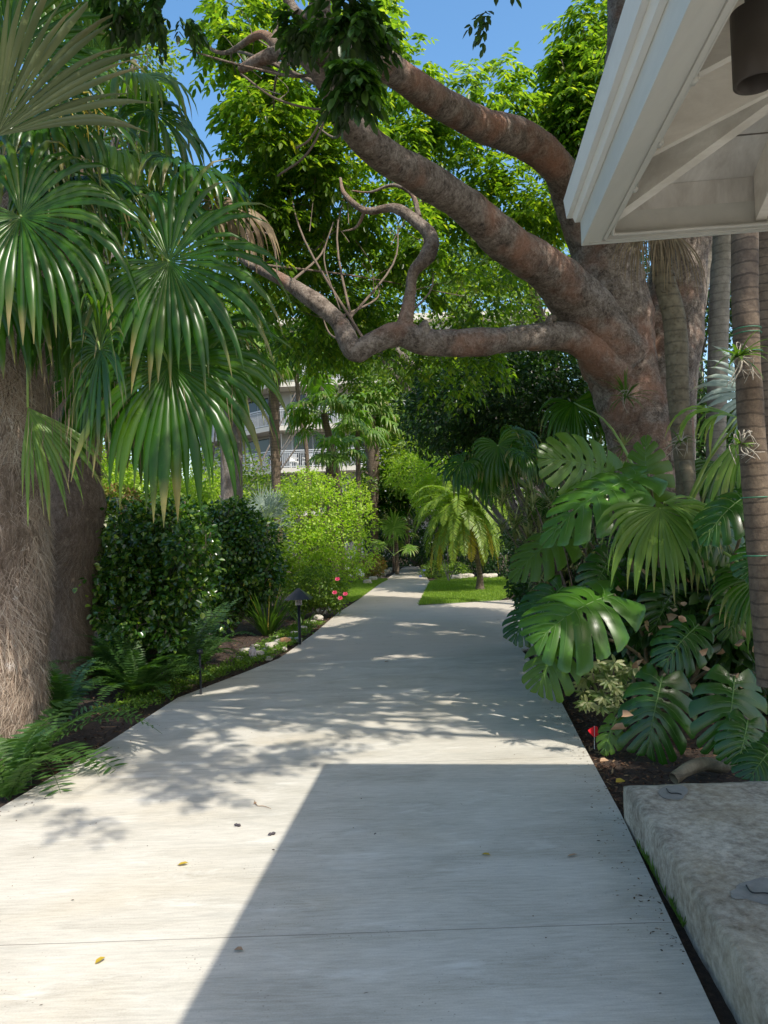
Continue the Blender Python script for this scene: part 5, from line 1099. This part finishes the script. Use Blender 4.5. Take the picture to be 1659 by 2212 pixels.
for (u, v) in [(520, 1425), (535, 1410), (556, 1402), (575, 1408), (592, 1400), (610, 1392), (600, 1380), (628, 1385), (640, 1372), (656, 1362), (668, 1350), (680, 1345), (692, 1338), (700, 1325), (712, 1318), (722, 1310), (560, 1420), (585, 1425), (618, 1404), (648, 1385), (735, 1302), (745, 1296), (690, 1322)]:
    u2 = u-4; c = G(u2, v); s = random.uniform(.05, .10); k += 1
    stone('edging_stone', (c.x, c.y, s*.3), (s, s*.75, s*.55), 'pale limestone edging rock beside the left bed of the path', group='edging rocks of the left bed', seed=k, rz=random.random()*3)
c = G(617, 1393); stone('ochre_stone', (c.x, c.y, .05), (.085, .07, .06), 'rounded orange brown stone among the pale edging rocks', 'rock_warm', seed=50)
for q, (u, v) in enumerate([(800, 1262), (812, 1255), (822, 1250), (832, 1243), (842, 1238), (852, 1234)]):
    c = G(u-6, v); stone('edging_stone', (c.x, c.y, .05), (.14, .12, .10), 'pale rock edging the far shrubs left of the path end', group='edging rocks by the path end', seed=60+q)
for q, (u, v) in enumerate([(985, 1252), (1000, 1250), (1012, 1249), (1050, 1250), (1062, 1249)]):
    c = G(u, v); stone('edging_stone', (c.x, c.y, .06), (.18, .14, .10), 'pale rock along the back of the date palm lawn', group='edging rocks behind the lawn', seed=70+q)
# lawns
lawnL = [G(742, 1252), G(838, 1252), G(818, 1263), G(775, 1293), G(760, 1300), G(735, 1296)]
lawnR = [G(904, 1306), G(928, 1258), G(960, 1249), G(1100, 1249), G(1140, 1270), G(1080, 1296)]
def inpoly(x, y, poly):
    r = False; j = len(poly)-1
    for i in range(len(poly)):
        if (poly[i].y > y) != (poly[j].y > y) and x < (poly[j].x-poly[i].x)*(y-poly[i].y)/(poly[j].y-poly[i].y)+poly[i].x: r = not r
        j = i
    return r
def lawn(poly, n, label):
    struct(sheet('turf', [(p.x, p.y) for p in poly], -.008, M['turf'])); xs_ = [p.x for p in poly]; ys_ = [p.y for p in poly]; pts = []
    while len(pts) < n:
        x, y = random.uniform(min(xs_), max(xs_)), random.uniform(min(ys_), max(ys_))
        if inpoly(x, y, poly): pts.append((x, y, -.01))
    mb = MB(); d = np.array([0, 0, 1])+rng.normal(size=(n, 3))*.35; leaves(mb, np.array(pts), d, rvec(n), rng.uniform(.04, .09, n), .009)
    stuff(mb.build('lawn_grass', M['blade']), label, 'grass')
lawn(lawnL, 22000, 'small bright green lawn patch left of the path'); lawn(lawnR, 42000, 'shaded green lawn round the small date palm')
# ground cover tufts
mb = MB()
for k in range(700):
    x, y = reg_strip(); c = (x-random.uniform(-.02, .15), y, 0); n = 9; leaves(mb, np.repeat([c], n, 0)+rng.normal(size=(n, 3))*[.03, .03, .01]+[0, 0, .03], rvec(n)*[1, 1, .3]+[0, 0, .5], [0, 0, 1]+rvec(n)*.5, .045, .018)
stuff(mb.build('ground_cover', M['cover']), 'bright green weeds and ground cover along the left path edge', 'ground cover')
# litter blown on to the path edges
mb = MB(); q = []
for k in range(700):
    if random.random() < .5:
        y = random.uniform(3.2, 16); x = np.interp(y, ly, lx)+abs(random.gauss(0, .10))
    else:
        y = random.uniform(2.8, 9.5); x = np.interp(y, [br[-1].y, br[-2].y, br[-3].y, br[-4].y, br[-5].y], [br[-1].x, br[-2].x, br[-3].x, br[-4].x, br[-5].x])-abs(random.gauss(0, .09))
    q.append((x, y, .004))
for k in range(160): q.append((random.uniform(-2, 1.4), random.uniform(2.6, 15), .004))
n = len(q); leaves(mb, np.array(q), rng.normal(size=(n, 3))*[1, 1, .1], np.array([0, 0, 1])+rng.normal(size=(n, 3))*.15, rng.uniform(.006, .022, n), rng.uniform(.003, .009, n), .2, .05)
stuff(mb.build('path_litter', M['chip']), 'tiny brown leaf litter strewn along the concrete path', 'litter')
# grass tufts at the plinth foot
mb = MB()
for (u, v) in [(1490+i*9, 2040+i*16) for i in range(-8, 5)]:
    c = G(1402+(v-1960)*.42+60-50, v); 
for k in range(26):
    yy = random.uniform(3.0, 3.9); q = pc+dp*((pc.y-yy)/abs(dp.y)); c = (q.x-.008, q.y, -.02)
    for j in range(3): strap(mb, c, (random.uniform(-.4, .2), random.uniform(-.6, .6), 1), random.uniform(.03, .09), .007, 1.0, 4)
stuff(mb.build('grass_tufts', M['iris']), 'green grass tufts in the joint between path and concrete slab', 'grass')
# fallen leaves, pods and twigs on the path
def fallen(u, v, L, W, m, label, ang, name='fallen_leaf', fold=.5, group=None):
    c = G(u, v, .004); mb = MB(); leaves(mb, [c], [[math.cos(ang), math.sin(ang), .03]], [[0, 0, 1]], L, W, fold, -.1); tag(mb.build(name, M[m]), label, 'leaf', group)
fallen(383, 1869, .055, .03, 'rush', 'yellow fallen leaf in the sunlit middle of the path', .1)
fallen(205, 2082, .045, .028, 'rush', 'yellow fallen leaf nearest the lower left corner', .9)
fallen(1040, 1845, .05, .025, 'rush', 'yellowish fallen leaf in the roof shade', -.6)
fallen(1225, 1850, .055, .02, 'brownleaf', 'brown crumpled leaf in the roof shade beside the slab', .1)
fallen(505, 2052, .04, .03, 'brownleaf', 'tan leaf on the shadow edge near the bottom', -.3)
fallen(808, 1803, .02, .012, 'seed', 'tiny dark leaf scrap in the roof shade', .8)
fallen(830, 1300+130, .06, .03, 'brownleaf', 'reddish brown leaf on the path before the shade bands', .2)
for q, (u, v, a, lb) in enumerate([(513, 1782, -.4, 'dark seed pod on the sunlit concrete, the left of two'), (587, 1801, .5, 'dark seed pod near the roof shadow edge, the right of two')]):
    c = G(u, v, .008); d = Vector((math.cos(a), math.sin(a), 0))*.022; mb = MB(); tube(mb, [c-d, c-d*.4, c, c+d*.5, c+d], [.002, .009, .006, .009, .002], 8, 3); tag(mb.build('seed_pod', M['seed']), lb, 'seed pod')
mb = MB(); tube(mb, [G(550, 1730, .006), G(556, 1740, .006), G(570, 1741, .006), G(586, 1747, .006)], [.003, .002, .002, .001], 5); leaves(mb, [G(549, 1737, .004)], [[.3, 1, .2]], [[0, 0, 1]], .03, .02); tag(mb.build('fallen_twig', M['brownleaf']), 'thin curly twig lying on the sunlit concrete', 'twig')
for u, v, lb in ((1296, 1645, 'large tan dead leaf at the right path edge in the mulch'), (1330, 1690, 'yellow leaf in the mulch before the concrete slab'), (1300, 1625, 'tan leaf in the mulch just past the roof shadow')):
    c = G(u, v, .012); mb = MB(); leaves(mb, [c], [[1, .3, .1]], [[0, -.3, 1]], .07, .05, .4); tag(mb.build('fallen_leaf', M['rush'] if 'yellow' in lb else M['brownleaf']), lb, 'leaf')
# red flag
fb = G(1284, 1618); ft = thing('marker_flag', 'small red marker flag on a wire stuck in the mulch', 'flag', fb)
mb = MB(); tube(mb, [fb, P(1284, 1568, fb.y)], .0018, 6, 1); mb.build('wire', M['rail'], ft)
a, b2, c_, d_ = P(1283, 1568, fb.y), P(1291, 1570, fb.y+.01), P(1294, 1590, fb.y+.02), P(1283, 1593, fb.y)
mb = MB(); q1, q2 = P(1270, 1577, fb.y-.03), P(1271, 1580, fb.y-.03); mb.add([q1, a, d_, q2, a, b2, c_, d_], [(0, 1, 2, 3), (4, 5, 6, 7)]); mb.build('flag_sheet', M['flag'], ft)
# ------------------------------------------------------------------ light, sky, camera
w = bpy.data.worlds.new('World'); bpy.context.scene.world = w; w.use_nodes = True; nt = w.node_tree
bg = nt.nodes['Background']; sky = nt.nodes.new('ShaderNodeTexSky'); sky.sky_type = 'NISHITA'; sky.sun_disc = False
el = math.asin(SUN.z); az = math.atan2(SUN.x, SUN.y)
sky.sun_elevation = el; sky.sun_rotation = az; sky.air_density = 1.0; sky.dust_density = 1.6; sky.ozone_density = 1.0; sky.altitude = 0
hs = nt.nodes.new('ShaderNodeHueSaturation'); hs.inputs['Saturation'].default_value = 1.3; nt.links.new(sky.outputs[0], hs.inputs['Color'])
nt.links.new(mixc(nt, 1.0, hs.outputs[0], (1.18, 1.07, .94), 'MULTIPLY'), bg.inputs[0]); bg.inputs[1].default_value = .15
s = bpy.data.lights.new('sun', 'SUN'); s.energy = 3.0; s.angle = R_(.55); s.color = (1, .94, .84)
so = bpy.data.objects.new('sun', s); C.objects.link(so); so.rotation_euler = (-SUN).to_track_quat('-Z', 'Y').to_euler()
cam = bpy.data.cameras.new('camera'); co = bpy.data.objects.new('camera', cam); C.objects.link(co)
cam.sensor_fit = 'HORIZONTAL'; cam.sensor_width = 24; cam.lens = 24*F/1659; cam.clip_end = 1000; cam.clip_start = .05
co.location = (0, 0, EYE); co.rotation_euler = (Matrix.Rotation(PITCH, 3, 'X') @ Matrix.Rotation(math.pi/2, 3, 'X') @ Matrix.Rotation(-ROLL, 3, 'Z')).to_euler()
sc = bpy.context.scene; sc.camera = co
sc.view_settings.view_transform = 'Standard'; sc.view_settings.look = 'None'; sc.view_settings.exposure = .98
sc.cycles.transparent_max_bounces = 8; sc.cycles.max_bounces = 8
